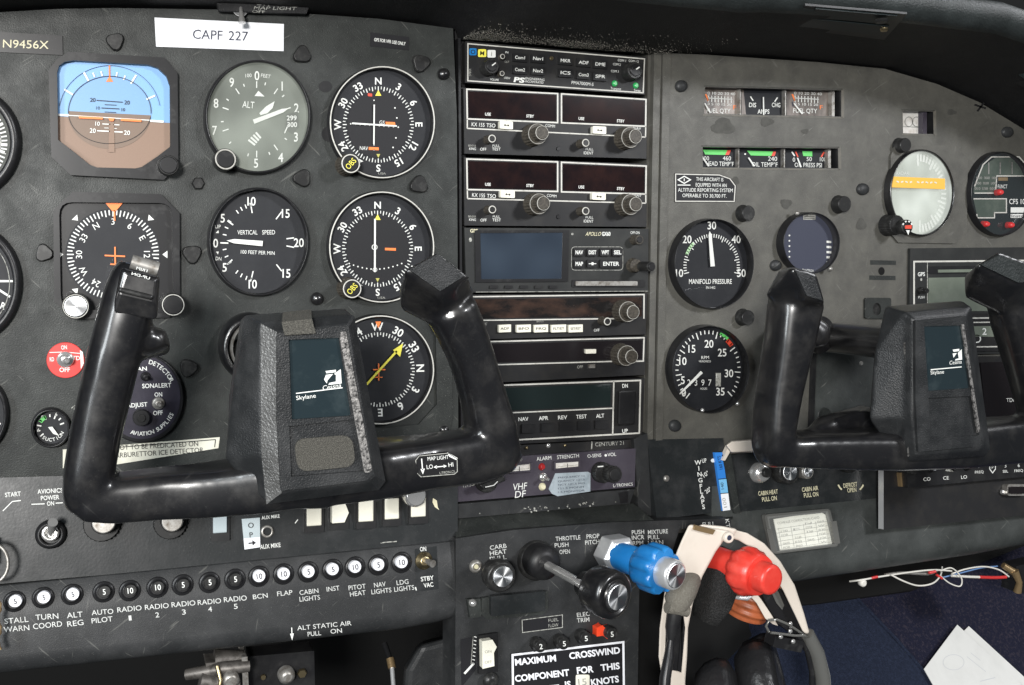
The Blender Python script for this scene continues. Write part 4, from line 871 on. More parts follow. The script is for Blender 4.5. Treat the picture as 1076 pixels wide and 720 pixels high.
# EGT style gauge
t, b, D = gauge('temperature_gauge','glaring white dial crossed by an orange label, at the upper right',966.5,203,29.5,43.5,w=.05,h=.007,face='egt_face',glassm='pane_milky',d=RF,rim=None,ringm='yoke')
for i in range(26): D.tick(b,-5+i*7.4,.76 if i%5 else .66,.95,2.2)
b.t('RADAR',942,184,955,184,3.6,'ink',0); b.t('TANGO',950,222,962,222,3,'ink',0); b.t('PROBE',950,226,966,225.5,3.6,'ink',.0)
b.build('dial',t)
b=MB(P0,RF+.0064); b.prism([(937,185.5),(993,187.8),(993,199),(937,197)],RF+.0052,RF+.0060,'ink_orange' if False else 'orange_tape'); [b.stroke([(942+i*4.6+(3 if i>3 else 0),190.5+(i%2)+i*.12),(944.6+i*4.6+(3 if i>3 else 0),191.6-(i%2)+i*.12)],1.5,'label_cream') for i in range(9)]; b.build('warning_tape',t)
k=knob(t,'bug_knob',P0,943,236.5,10.5,RF,RF+.013,'knob',flute=(22,.12),r0=1.1); knob(k,'inner_knob',P0,953.5,238.5,7.6,RF+.012,RF+.021,'knob',cap='bezel')
b=MB(P0,RF+.0222); b.poly([(951,237),(958,236.5),(958,240.5),(951,240.5)],'ink_red'); b.poly([(952,242),(956,242),(954.5,247)],'ink'); D2=Dial(953.5,238.5,6,7)
for a in (-60,-20,20,60): D2.arc(b,a-10,a+10,.85,1.5)
b.build('cap_marking',k)
b=MB(P0); b.prism([(940,154),(1003,152.5),(1017,166),(1016,244),(1003,256),(944,255),(935,244),(936,164)],RF-.001,RF+.002,'panel_worn',holes=[ptsell(966.5,203,31,45,32)]); b.build('mounting_plate',t,bevel=.0008)
# fuel computer
t, b, D = gauge('fuel_computer','round dark green computer display lettered CFS 100 at the right edge',1050,204,28.5,43,w=.03,h=.007,face='glass_dark',glassm='pane_soft',d=RF)
b.d=RF+.0013
b.poly([(1023,198),(1031,176),(1046,166),(1072,166),(1078,180),(1078,185),(1047,185),(1047,203),(1023,203)],'lcd_dim')
b.poly([(1023,210),(1057,210),(1057,223),(1044,223),(1044,228),(1027,228)],'lcd_dim'); b.d=RF+.0016
b.stroke([(1024,203),(1046,203),(1047.5,185),(1080,185)],1.2,'rim_white'); b.stroke([(1024,196),(1033,173),(1042,165),(1071,165),(1078,173)],1.2,'rim_white'); b.stroke([(1023,209),(1057.5,209),(1057.5,223.5),(1045,223.5),(1045,229),(1026.5,229),(1026.5,225)],1.2,'rim_white')
for x in (1039,1051,1063.5): b.stroke([(x,170.5),(x,183)],1.2,'steel_dull')
for i in range(3):
    for j in range(3): b.t('000',1024+j*8+i,199.5-i*5.6,1030+j*8+i,199.5-i*5.6,2.6,'ink_dim',0)
b.poly([(1049,186.5),(1059,186.5),(1059,190),(1049,190)],'gold'); b.t('FUNCT',1048.5,198,1058.5,198,4,'ink',0); b.t('CFS 100',1060.5,214.5,1080,214.5,5.4,'ink',.01); b.poly([(1062,218),(1078,218),(1078,223.5),(1062,223.5)],'ink'); b.poly([(1062,225),(1077,225),(1076,229),(1062,229)],'ink'); b.t('Instr',1063,228.4,1075,228.4,3,'ink_black',0,d=RF+.0019); b.poly([(1045.6,168),(1048,166)],'ink') if False else None
b.build('dial',t)
for x,y in ((1053.5,202),(1039,235.5),(1065,236.5)):
    b=MB(P0); b.lathe(cfr(P0,x,y,RF+.009,3,.007),[(1.2,0),(1,.005),(.6,.007)],'wire_red',n=14); b.build('button',t)
# right avionics: moving map receiver
t = thing('map_receiver','receiver with green grey screen framed in white behind the right yoke','radio',W(958,262,RF),None)
b=MB(P0); b.prism([(956.5,261),(1110,259.5),(1110,372),(955,372)],-.002,RF+.003,'radio_grey'); b.build('faceplate',t,bevel=.0008)
b=MB(P0,RF+.0034); b.stroke([(960.5,345),(960.5,275),(1019,274.5),(1108,273.5)],1.7,'rim_white'); b.t('GPS',964.5,290.3,972,290,4,'ink',.02); b.t('PUSH',965,313.8,971.5,313.6,2.6,'ink',0); b.ell(968,293.8,1,1.6,'ink_dim'); b.stroke([(974.5,276),(974.5,345)],.8,'ink_dim'); b.build('lettering',t)
b=MB(P0); b.prism([(976,280),(1060,279),(1060,287),(976,288)],.001,RF+.0036,'black'); b.prism([(986,283.5),(1058,282.5),(1058,285.5),(986,286.5)],.002,RF+.0042,'lcd_green'); b.build('card_slot',t)
b=MB(P0); b.prism([(975.8,292),(1062,290.5),(1062,327),(975.3,327)],.001,RF+.0036,'lcd_green'); b.build('screen',t)
knob(t,'small_knob',P0,970.5,305.3,3.6,RF+.003,RF+.008,'knob',cap='bezel'); knob(t,'long_knob',P0,974.5,305.8,2.6,RF+.007,RF+.012,'knob')
t = thing('frequency_radio','radio lettered 2 and C partly hidden behind the right yoke pad','radio',W(1040,350,RF))
b=MB(P0); b.prism([(1000,330),(1110,328),(1110,368),(1000,370)],-.001,RF+.0045,'radio'); b.build('faceplate',t,bevel=.0006)
b=MB(P0,RF+.0049); b.stroke([(1010,334.5),(1060,334),(1108,333.4)],1.5,'rim_white'); b.stroke([(1010,339),(1108,338)],1.2,'rim_white'); b.stroke([(1010,364.8),(1108,363.6)],1.3,'rim_white'); b.poly([(1015,343),(1049,342.6),(1044,354),(1015,353.5)],'lcd_green'); b.tc('2',1034.5,348.3,7,0,'ink',.01,d=RF+.0052); b.tc('C',1050,356,9,0,'ink',.0); b.tc('D',1027,356,9,0,'ink',.0); b.build('lettering',t)
t = thing('equipment_box','black blank box lettered TDFM-136 at the right edge behind the yoke','radio',W(1050,400,RF))
b=MB(P0); b.prism([(940,376),(1110,374),(1110,470),(938,470)],-.001,RF+.004,'radio'); b.prism([(1030,381),(1110,379),(1110,436),(1036,438)],RF+.002,RF+.005,'display_dark'); b.build('faceplate',t,bevel=.0006)
b=MB(P0,RF+.0056); b.t('TDFM-136',1057.5,422.5,1080,421.8,4,'ink',0); b.stroke([(1040,443),(1110,440)],.8,'ink_dim'); b.build('lettering',t)
# recessed pocket left of the box + latch plate
t = thing('side_pocket','smooth dark green panel insert visible through the right yoke','panel',W(880,400,RF))
b=MB(P0); b.prism([(857,358),(952,352),(950,470),(852,470)],RF-.001,RF+.0025,'roll'); b.prism([(855,360),(858.5,358),(854.5,470),(851,470)],RF-.001,RF+.004,'black'); b.build('insert',t,bevel=.0004)
b=MB(P0); b.lathe(cfr(P0,906,382,RF+.004,2.6,.002),[(1,0),(.7,.0015)],'steel_dull',n=14); b.lathe(cfr(P0,867,437,RF+.004,9,.002),[(1,0),(.9,.0015)],'panel',n=24); b.build('screw',t)
t = thing('latch_plate','small flat plate with keyhole above the right yoke shaft','plate',W(922,322,RF))
b=MB(P0); b.prism(rrect(909,313,936.5,335,2.5),RF,RF+.002,'panel',holes=[ptsell(921.5,325,4.5,6.5,16)]); b.ell(921.5,325,6,8,'knob',d=RF+.0004); b.build('plate',t,bevel=.0003)
# ================================================================== GLARESHIELD
A = [(-420,60),(-200,34),(-60,21),(0,13.5),(60,10),(120,9),(200,9.6),(250,11),(330,15.5),(400,20.5),(440,25),(478,31),(482,42),(540,46),(620,53),(690,58),(703,57),(740,58),(800,61),(860,66),(930,73),(985,89),(1030,109),(1076,137),(1140,186),(1200,260),(1230,360)]
GS = thing('glareshield', 'black padded glareshield overhanging the top of the panels', 'glareshield', W(540,20,.06))
rowA=[W(x,y,-.002) + Vector((0,0,0)) for x,y in A]; dust=None
def off(p,i,dy,dz): 
    k = max(0,(i-19))/7.0
    return p+Vector((dz*0, -dy, dz))
rowsU=[]
for k in range(9):
    s_=k/8; rowsU.append([p+Vector((0,-.006-.112*s_,.0005+.007*s_)) for p in rowA])
lip=[]
for k in range(1,9):
    a=math.pi*k/9; lip.append([p+Vector((0,-.118-.013*math.sin(a),.0075+.012*(1-math.cos(a)))) for p in rowA])
top=[[p+Vector((0,.1,.045)) for p in rowA],[p+Vector((0,.35,.03)) for p in rowA]]
b=MB(P0); b.grid([rowA]+rowsU,'glareshield'); b.build('underside',GS)
b=MB(P0); b.grid([rowsU[-1]]+lip+top,'glareshield_lip'); b.build('padded_top',GS)
# dust collected on the underside just above the radios: loose pale specks
random.seed(21); b=MB(P0)
def under(x,q):
    A_=[p for p in A if 440<=p[0]<=760]
    for k in range(len(A_)-1):
        if A_[k][0]<=x<=A_[k+1][0]:
            t_=(x-A_[k][0])/(A_[k+1][0]-A_[k][0]); y=A_[k][1]+t_*(A_[k+1][1]-A_[k][1]); return W(x,y,-.002)+Vector((0,-.0065-q,.0003+.0625*q-.0007))
for i in range(4200):
    m_=random.random()
    if m_<.36: x=random.gauss(506,16); q=abs(random.gauss(.010,.008))
    elif m_<.60: x=random.gauss(595,20); q=abs(random.gauss(.009,.007))
    elif m_<.90: x=random.uniform(483,700); q=abs(random.gauss(.006,.007))
    else: x=random.uniform(445,755); q=random.uniform(0,.05)
    if not 483<x<739: continue
    p=under(x,q); r=random.uniform(.00010,.00034); s_=random.uniform(-1,1)
    r*=1.15; b.add([p+Vector((-r,-r*s_,-r*.3)),p+Vector((r*.3,-r,-r*1.6)),p+Vector((r,r*.6,-r*.4)),p+Vector((-r*.3,r,.3*r))],[(0,1,2,3)],'dust')
o=b.build('dust',GS); o['kind']='stuff'
UA=Pl(W(870,66,0),((W(930,73,0)-W(860,66,0)).cross(Vector((0,-.112,.0065)))).normalized())
if UA.n.z>0: UA=Pl(UA.o,-UA.n)
t = thing('glareshield_lamp','small clear rectangular lamp set into the underside of the glareshield','lamp',UA.at(888,24,.001))
def upl(pl,pts,m,b,off_=.0012,th=.001): 
    f=[pl.at(x,y,off_) for x,y in pts]; k=[p-pl.n*th for p in f]; n=len(f); b.add(f+k,[tuple(range(n))]+[(i,(i+1)%n,n+(i+1)%n,n+i) for i in range(n)],m)
b=MB(UA); upl(UA,[(846,6),(953,15),(929,42),(822,29)],'black',b,.0005,.0015); b.build('frame',t)
b=MB(UA); upl(UA,[(857,9.5),(943,17),(934,26),(851,18)],'lens_dull',b,.0014); upl(UA,[(851,20),(934,28),(923,37),(840,28)],'lens_dull',b,.0018); b.build('lens',t)
b=MB(UA); b.lathe((UA.at(929,30,.003),UA.x*.003,UA.z*.003,UA.n),[(1,0),(.8,.002)],'brass',n=12); b.lathe((UA.at(926,21,.003),UA.x*.005,UA.z*.005,UA.n),[(1,0),(.8,.002)],'knob',n=12); b.build('bulb',t)
UB=Pl(W(1050,121,0),((W(1076,137,0)-W(1030,109,0)).cross(Vector((0,-.112,.0065)))).normalized())
if UB.n.z>0: UB=Pl(UB.o,-UB.n)
t = thing('glareshield_lamp','second underside lamp cut by the right edge of the photo','lamp',UB.at(1060,60,.001))
b=MB(UB); upl(UB,[(1030,67),(1085,46),(1110,70),(1090,100)],'bezel',b,.0008,.002); upl(UB,[(1052,67),(1085,54),(1105,72),(1090,92)],'plate_gloss',b,.002); b.build('frame',t)
UC=Pl(W(250,11,0),((W(330,15.5,0)-W(200,9.6,0)).cross(Vector((0,-.112,.0065)))).normalized())
if UC.n.z>0: UC=Pl(UC.o,-UC.n)
t = thing('map_light_switch','tiny chrome toggle under the glareshield beside the words map light','switch',W(253,8,.01))
b=MB(P0); b.lathe(cfr(P0,253,7.5,.012,6.5,.004),[(1.3,0),(1.25,.001),(.8,.0015),(.7,.004)],'chrome',n=20); b.build('collar',t)
b=MB(P0); b.tube([W(253,8,.012),W(253.6,14,.016),W(254.5,24,.018)],[.0011,.0014,.0024],'chrome',n=12); b.build('lever',t)
b=MB(P0,.0135); b.prism([(225,-6),(330,-6),(322,14.5),(230,11)],.008,.013,'glareshield'); b.build('bracket',t)
b.__init__(P0,.0135); b.t('ON',269,5.4,283,6,3.4,'ink_dim',0); b.t('MAP LIGHT',266.5,10,311,10.8,3.4,'ink_dim',0,slant=.3); b.t('OFF',265,13.4,278.5,13.8,2.6,'ink_dim',0); b.build('lettering',t)
# ================================================================== YOKES
YM='yoke'
def shaftpart(t, p0, p1, r, pl=P0):
    b=MB(P0); A=W(*p0); B=W(*p1); b.tube([A,A.lerp(B,.04),B],[r,r,r],'yoke',n=32); b.build('shaft',t)
# left
Y1 = thing('control_yoke','left control yoke with leather pad and worn shiny black grips','yoke',W(325,430,.15))
b=MB(P0)
b.sweep([(94,538,.150,10,.010),(92,529,.150,21,.014),(92,515,.151,24.5,.0165),(94,495,.152,24.5,.0170),(101,455,.153,25,.0165),(111,412,.155,25.5,.0160),(121,370,.157,26,.0160),(130,338,.158,26.5,.0160),(137,310,.158,26,.0160),(143,290,.158,24,.0150),(147,280,.158,20,.012)],YM)
b.sweep([(78,521,.151,14,.010),(90,521,.151,23,.0165),(120,523,.151,23,.016),(170,518,.151,24,.0165),(200,516,.1518,24.5,.0175),(225,513.5,.153,25,.0195),(250,510,.1548,25.5,.0215),(275,506,.157,27,.024),(300,501,.157,28,.024),(340,500,.155,29,.022)],YM,e=4.5)
b.sweep([(340,499,.152,28,.022),(400,491,.153,28,.023),(450,485,.151,26,.018),(500,478,.152,27,.017),(528,470,.152,24,.0165),(541,466,.152,14,.011)],YM,e=4)
b.sweep([(519,481,.152,20,.012),(519,470,.152,25,.0165),(516,450,.153,25,.0165),(507,415,.154,22.5,.0155),(495,375,.156,22.5,.0155),(483,345,.158,24.5,.0155),(472,322,.160,26,.0155)],YM)
Bq=[(425,282),(460,263),(494,290),(479,300.5),(463,311),(443,297)]; Aq=[(419,303),(452,277),(498,303),(491,338),(462,346),(421,326)]
b.loft([[W(x,y,.132) for x,y in [(430,300),(455,282),(490,303),(485,335),(462,340),(430,322)]],[W(x,y,.160) for x,y in Aq],[W(x,y,.184) for x,y in Bq]],YM)
b.loft([[W(x,y,.135) for x,y in ((140,345),(176,352),(180,372),(140,382))],[W(x,y,.160) for x,y in ((140,340),(174,345),(180,366),(140,380))],[W(x,y,.166) for x,y in ((142,350),(166,352),(172,362),(142,370))]],YM)
b.build('yoke_body',Y1,remesh=.0019,smoothit=9)
# hub behind the pad
def hub(t,p,m='yoke'):
    b=MB(P0); b.loft([[W(x,y,p[0]) for x,y in p[1]],[W(x,y,p[2]) for x,y in p[3]]],m); return b.build('hub',t,bevel=.004,seg=3)
shaftpart(Y1,(266,372,.006),(330,432,.15),.0145)
b=MB(P0); b.loft([[W(x,y,.150) for x,y in ((252,336),(352,330),(389,500),(372,506),(250,492),(238,470),(240,420))],[W(x,y,.171) for x,y in ((256,331),(364,324),(401,504),(395,513),(262,512),(236,482),(245,400))],[W(x,y,.187) for x,y in ((274,340),(372,331),(405,506),(398,515),(280,530),(275,480),(274,400))]],'yoke_pad'); b.build('leather_pad',Y1,remesh=.0014,smoothit=8); b=MB(P0); SH_=([[W(x,y,.187) for x,y in ((274,340),(372,331),(405,506),(398,515),(280,530),(275,480),(274,400))],[W(x,y,.1935) for x,y in ((291,349),(366,341),(394,500),(388,506),(296,518),(292,480),(291,400))]])
N_=[(i,(i+1)%7,7+(i+1)%7,7+i) for i in range(7)]; b.add(SH_[0]+SH_[1],N_[:4]+[tuple(range(7,14))],'yoke_pad'); b.add(SH_[0]+SH_[1],N_[4:],'leather_sheen'); b.build('pad_front',Y1,bevel=.0012,seg=3)
hole1=[(303.5,357),(356,355),(369,437),(306.5,441)]; hole2=[(304,448),(378,440),(384,495),(306,501)]
b=MB(P0); b.prism([(291,350),(366,343),(393,498),(386,505),(295,516),(291,440)],.190,.1955,'yoke_pad',holes=[hole1,hole2]); b.build('face_cover',Y1,bevel=.0008)
b=MB(P0); b.prism(hole1,.1930,.1940,'plate_gloss'); b.build('glossy_plate',Y1)
def plate_text(t,pts):
    pass
b=MB(P0,.1943); b.t('Cessna',339,410,358.5,407,4.6,'ink',0,slant=.2); b.stroke([(311,414.5),(361,406)],.8,'ink_dim') if False else b.stroke([(311,413.5),(360,407.5)],1,'ink'); b.t('Skylane',311.5,420.5,332,417.8,4.4,'ink',.0)
b.poly([(342,390),(353,388.6),(353,391.2),(343,392.4)],'ink'); b.poly([(342.5,394),(350,393),(344,400),(343.5,403),(340.5,399)],'ink'); b.poly([(351,393),(358,388),(359,403),(345,404.6),(346,402.5),(353,401),(353,394)],'ink'); 
b.build('lettering',Y1)
b=MB(P0); b.prism([(358,349),(363.5,348.5),(391,494),(388.5,496.5),(383,496.5),(357.5,357)],.1948,.1962,'worn_silver'); b.build('worn_edge',Y1,bevel=.0004)
b=MB(P0); b.prism([(277,354),(281,354),(285,440),(288,518),(284,522),(279,470)],.1925,.1937,'worn_silver') if False else None
b=MB(P0); b.prism(rrect(310,460,372,494,12,6,quad=[(309,462),(370,457),(374,490),(313,496)]),.1925,.1950,'velcro'); b.build('velcro_patch',Y1)
b=MB(P0); b.loft([[W(x,y,.172) for x,y in ((297,329),(327,326))]+[W(x,y,.1725) for x,y in ((327,325),(297,328))],[W(x,y,.1945) for x,y in ((296,341),(328,337.5))]+[W(x,y,.196) for x,y in ((328,335),(296,338.5))],[W(x,y,.196) for x,y in ((299,353),(332,351))]+[W(x,y,.1975) for x,y in ((332,350.5),(299,352.5))]],'velcro'); b.build('velcro_strap',Y1,bevel=.0003)
b=MB(P0); b.prism([(430,283.5),(460.5,267),(488,290),(462.5,306)],.1835,.1856,'yoke_pad'); b.build('grip_cap',Y1,bevel=.0008)
PY=Pl.tilt(460,490,.1715,0)
b=MB(PY,.0006); b.prism([(436,484),(440,478.5),(471,475.5),(481,482),(481.5,496),(478,499),(442,502),(437,497)],-.003,.0004,'bezel'); b.stroke([(436.8,484),(440.5,479.2),(471,476.3),(480.3,482.3),(480.6,495.6),(477.5,498.3),(442.3,501.2),(437.7,496.6)],.7,'ink_dim',True)
b.poly([(470,475.3),(481,481.5),(479.5,483.5),(472,480)],'ink'); b.stroke([(443,482),(444,494)],1.1); b.poly([(441.8,493),(446.4,492.5),(444.4,498.5)],'ink'); b.t('MAP LIGHT',449.5,484.2,471.5,482.2,4,'ink',.0); b.t('LO',448.5,493,455,492.4,4.4,'ink',0); b.t('HI',471.5,490.8,476.5,490.2,4.4,'ink',0); b.stroke([(458,490.8),(467,490)],1); b.poly([(455.5,491),(459,489),(459.2,492.6)],'ink'); b.poly([(469.5,489.8),(466,488.3),(466.3,491.7)],'ink'); b.t('UTRONICS',462,498.5,478,496.6,2.6,'ink_dim',0)
b.build('map_light_placard',Y1)
b=MB(P0); b.tube([W(138,275,.176),W(166,283,.176)],[.0036,.0036],'steel_dull',n=16); b.build('trim_roller',Y1,bevel=.0004)
b=MB(P0); b.loft([[W(x,y,.160) for x,y in ((137,283),(166,290),(164,300),(133,294))],[W(x,y,.1735) for x,y in ((126,281),(168,291),(165,338),(117,330))],[W(x,y,.1765) for x,y in ((131,285),(166,293),(163,318),(124,309))]],'yoke'); b.build('switch_housing',Y1,bevel=.0018,seg=3)
b=MB(P0,.1792); b.t('TRIM',156,286.5,143,283,-3.2,'ink_soft',.02); b.t('UP-DN',157,294,138,288.5,-2.8,'ink_soft',.02); b.build('lettering',Y1)
b=MB(P0); b.loft([[W(x,y,.176) for x,y in ((125,301),(162,310),(160,316),(123,307))],[W(x,y,.1795) for x,y in ((126,302),(161,311),(159.5,315),(124.5,306.5))]],'knob'); b.build('rocker_button',Y1,bevel=.0009)
COLL=thing('shaft_collar','black round collar where the left yoke shaft enters the panel','collar',W(241,362,PF))
b=MB(P0); b.lathe(efr(P0,262,364,PF,33,36),[(1.0,0),(1.0,.006),(.9,.012),(.75,.014),(.72,.002)],'yoke',n=48,cap=False); b.lathe(efr(P0,262,364,PF,22,26),[(1,0),(1,.013),(.9,.015)],'steel_dull',n=40,cap=False); b.build('collar_ring',COLL)
# right
Y2 = thing('control_yoke','right control yoke in front of the radios, right edge of the photo','yoke',W(980,400,.15))
b=MB(P0)
b.sweep([(814,488,.150,10,.010),(813,482,.150,15,.014),(812.5,470,.151,17.5,.0165),(813,450,.152,18,.0165),(818,415,.153,20.5,.0160),(824,385,.155,22,.0160),(830,355,.157,24.5,.0160),(835,325,.158,27,.016),(838,310,.158,26,.014)],YM)
b.sweep([(803,474,.151,10,.010),(815,473,.151,15,.0165),(840,472,.151,17,.018),(880,471,.154,18.5,.022),(930,470,.160,20,.027),(1000,466,.158,22,.026),(1060,462,.152,22,.020),(1130,456,.150,22,.019)],YM,e=4.5)
b.loft([[W(x,y,.135) for x,y in ((860,436),(905,424),(950,430),(950,470),(850,470),(840,460))],[W(x,y,.150) for x,y in ((850,452),(905,432),(950,440),(952,480),(850,480),(840,470))]],YM)
b.loft([[W(x,y,.135) for x,y in [(822,290),(832,284),(850,292),(860,325),(830,335),(808,308)]],[W(x,y,.160) for x,y in [(819,283),(833,280),(857,291),(866,328),(836,342),(804,311)]],[W(x,y,.183) for x,y in [(832,281),(845,284),(858,288),(867,319),(847,314),(839,296)]]],YM)
b.sweep([(1060,310,.156,22,.014),(1066,335,.156,22,.0155),(1078,375,.155,21,.0155),(1092,420,.153,22,.0155),(1104,465,.152,24,.0155)],YM)
b.loft([[W(x,y,.132) for x,y in [(1020,290),(1045,276),(1085,294),(1082,328),(1058,330),(1022,308)]],[W(x,y,.160) for x,y in [(1013,290),(1045,271),(1094,290),(1092,334),(1060,335),(1014,313)]],[W(x,y,.184) for x,y in [(1027,278),(1050,264),(1084,277),(1090,299),(1070,300),(1046,291)]]],YM)
b.sweep([(846,338,.135,9,.010),(856,352,.135,16,.012),(864,354,.135,10,.010)],YM)
b.build('yoke_body',Y2,remesh=.0019,smoothit=9)
b=MB(P0); b.tube([W(822,350,.004),W(826,350.2,.01),W(945,362,.158)],.0118,'yoke',n=36); b.build('shaft',Y2)
b=MB(P0); b.tube([W(838,350,.062),W(862,352,.088)],.0145,'yoke',n=36); b.build('shaft_sleeve',Y2,bevel=.001)
b=MB(P0); b.loft([[W(x,y,.148) for x,y in ((934,322),(1000,318),(1024,460),(1015,468),(925,462),(914,432),(922,380))],[W(x,y,.171) for x,y in ((930,322),(1012,316),(1035,470),(1025,478),(940,478),(914,440),(919,370))],[W(x,y,.187) for x,y in ((950,328),(1021,322),(1041,472),(1035,480),(955,486),(949,440),(950,370))],[W(x,y,.1935) for x,y in ((960,335),(1016,330),(1034,468),(1029,473),(963,478),(959,440),(960,370))]],'yoke_pad'); b.build('leather_pad',Y2,remesh=.0013,smoothit=7)
h1=[(971,343),(1010.5,342),(1019.5,408),(975.5,411)]; h2=[(975.5,418.5),(1023,416),(1029,457.5),(978,461)]
b=MB(P0); b.prism([(962,337),(1014,332),(1031,465),(1027,469),(965,475),(962,420)],.190,.1952,'yoke_pad',holes=[h1,h2]); b.build('face_cover',Y2,bevel=.0008)
b=MB(P0); b.prism(h1,.1930,.1940,'plate_gloss'); b.build('glossy_plate',Y2)
b=MB(P0); b.prism(h2,.1925,.1932,'glareshield_lip'); b.stroke([(1006,425),(1008,437)],1.2,'ink_dim',d=.1935); b.stroke([(1004,430),(1008,434)],1,'ink_dim',d=.1935); b.build('lower_plate',Y2)
b=MB(P0,.1943); b.t('Cessna',997.5,383.3,1010.5,382,4,'ink',0,slant=.2); b.stroke([(978,388.6),(1010.5,385.6)],1); b.t('Skylane',978,393.6,992,392.6,4,'ink',0); b.poly([(1001,367.5),(1008,366.6),(1008,369),(1002,369.8)],'ink'); b.poly([(1001,371.5),(1005.5,371),(1002,376)],'ink'); b.poly([(1006.5,371),(1010.5,367),(1011,378),(1003.5,379),(1004,377.5),(1007.5,376.6)],'ink'); b.build('lettering',Y2)
b=MB(P0); b.prism([(1010.5,341),(1013,341),(1030,452),(1027.5,455)],.1945,.1958,'worn_silver'); b.prism([(950.5,360),(952,360),(956.5,478),(954.8,480)],.1868,.1880,'worn_silver'); b.build('worn_edge',Y2)
b=MB(P0); b.prism([(836,284),(856,290.5),(864.5,316),(848,311)],.1822,.1842,'yoke_pad'); b.build('grip_cap',Y2,bevel=.0008)
b=MB(P0); b.prism([(1031,278.5),(1050,268),(1082,280),(1086,296),(1070,297)],.1830,.1852,'glareshield_lip'); b.build('grip_cap',Y2,bevel=.0008)
# ================================================================== LOWER LEFT SUBPANEL
PL = Pl.tilt(240,540,.014,10)
LS = thing('switch_panel','lower left subpanel with switches and a long row of breakers above its rolled edge','subpanel',PL.at(240,590))
b=MB(PL); b.prism([(-120,520),(0,502),(70,500),(300,500),(481,478),(481,567.5),(240,593),(0,613.5),(-120,626)],-.012,.0,'switch_plate'); b.build('upper_plate',LS,bevel=.0005)
xs=[-120,-60,0,60,120,180,240,300,360,420,460,472,480]
def l1(x): return 614.5-x*.0985 if x>0 else 614.5-x*.1
def l2(x): return 689-x*.104+(0 if x<440 else -(x-440)*.15)
rows=[[PL.at(x,l1(x)+.6,-.004) for x in xs],[PL.at(x,l1(x)+.6,.0022) for x in xs],[PL.at(x,l1(x)+2,.003) for x in xs],[PL.at(x,l1(x)*.5+l2(x)*.5,.003) for x in xs],[PL.at(x,l2(x),.003) for x in xs]]
base=rows[-1]; rr=.013
for k in range(1,9):
    a=R(100)*k/8; rows.append([p-PL.n*(rr*(1-math.cos(a)))-PL.z*(rr*math.sin(a)) for p in base])
rows.append([p+Vector((0,.10,.01)) for p in rows[-1]])
b=MB(PL); b.grid(rows,'panel_sub'); e_=[r[-1] for r in rows]; b.add(e_,[tuple(range(len(e_)))],'panel_sub'); b.build('rolled_edge',LS)
for x,y in ((476,618),):
    pass
b=MB(PL,.0004)
b.t('START',5.5,522.5,22,521,4.6); b.stroke([(3,537),(13,527),(22,526)],1)
b.t('AVIONICS',39.5,519,66,517.4,4.6); b.t('POWER',43,525.8,62.5,524.6,4.6); b.t('ON',49.5,531.5,57,531,4.4); b.stroke([(33,530),(47,529.5)],1); b.stroke([(58.5,528.8),(66,528.4)],1)
b.t('AUX MIKE',273.5,577.2,295,574.8,4.6); b.t('AUX MIKE',275,546,294,544,3.6); b.stroke([(400,571),(404,570),(410,569.5),(417,569)],1,'ink_dim'); b.stroke([(310,550),(313,546)],1)
b.poly([(455,523.5),(459,526),(460,533),(461.5,536),(457,533),(454.5,528)],'ink_cream')
b.build('lettering',LS)
b=MB(PL,.0034)
LAB=[('STALL',5,30,655.8,653.4,6),('WARN',4,31,664.5,662.2,6),('TURN',37.5,61.5,651.7,650,6),('COORD',35,65.5,661.3,658.2,6),('ALT',70.5,87,649.7,648.2,6),('REG',71,88,658.8,656.6,6),
('AUTO',96.5,119.3,646.6,644.9,5.6),('PILOT',96.5,118.5,655.2,652.8,5.6),('RADIO',123.5,149,643.7,641.2,5.6),('1',135.5,138.4,652.2,651.9,5.6),('RADIO',152.5,177.5,641,638.8,5.6),('2',163.5,167.5,649,648.6,5.6),('RADIO',180.5,205.5,638.3,636,5.6),('3',191.5,195.5,646,645.5,5.6),('RADIO',208,232.5,636,633.8,5.6),('4',219,223,643,642.6,5.6),('RADIO',235.5,259.5,633,630.8,5.6),('5',246,250,640,639.6,5.6),
('BCN',266,281.5,629.8,628,5.2),('FLAP',291.5,307.5,626.6,624.8,5.2),('CABIN',315,334.8,625.4,623,5.2),('LIGHTS',315,336.5,632.3,630,5.2),('INST',343.5,357,621.8,620.2,5.2),('PITOT',366.5,384.5,620.4,618.3,5.2),('HEAT',368,384.5,627,625,5.2),('NAV',393.3,405.5,617.5,616,5.2),('LIGHTS',390.5,411.5,624.6,622.3,5.2),('LDG',417,429.5,615,613.5,5.2),('LIGHTS',414.5,435.5,622,619.6,5.2),
('ALT STATIC AIR',312.5,369.5,662.5,657,5),('PULL',323.5,337.5,668.8,667.4,5),('ON',347.5,359.5,666,664.8,5)]
for s_,x0,x1,y0,y1,h in LAB: b.t(s_,x0,y0,x1,y1,h*.95,'ink_soft',.002)
b.stroke([(306.5,659.5),(306.8,667)],1); b.poly([(304.8,666),(308.8,665.6),(307,673)],'ink')
b.t('ON',441.5,579.5,448,579,4.6); b.t('STBY',442.5,611,456,609.2,4.6); b.t('VAC',445.5,617.6,455.5,616.3,4.6); b.stroke([(436.5,617),(437.5,620.5)],1.2)
b.build('breaker_lettering',LS)
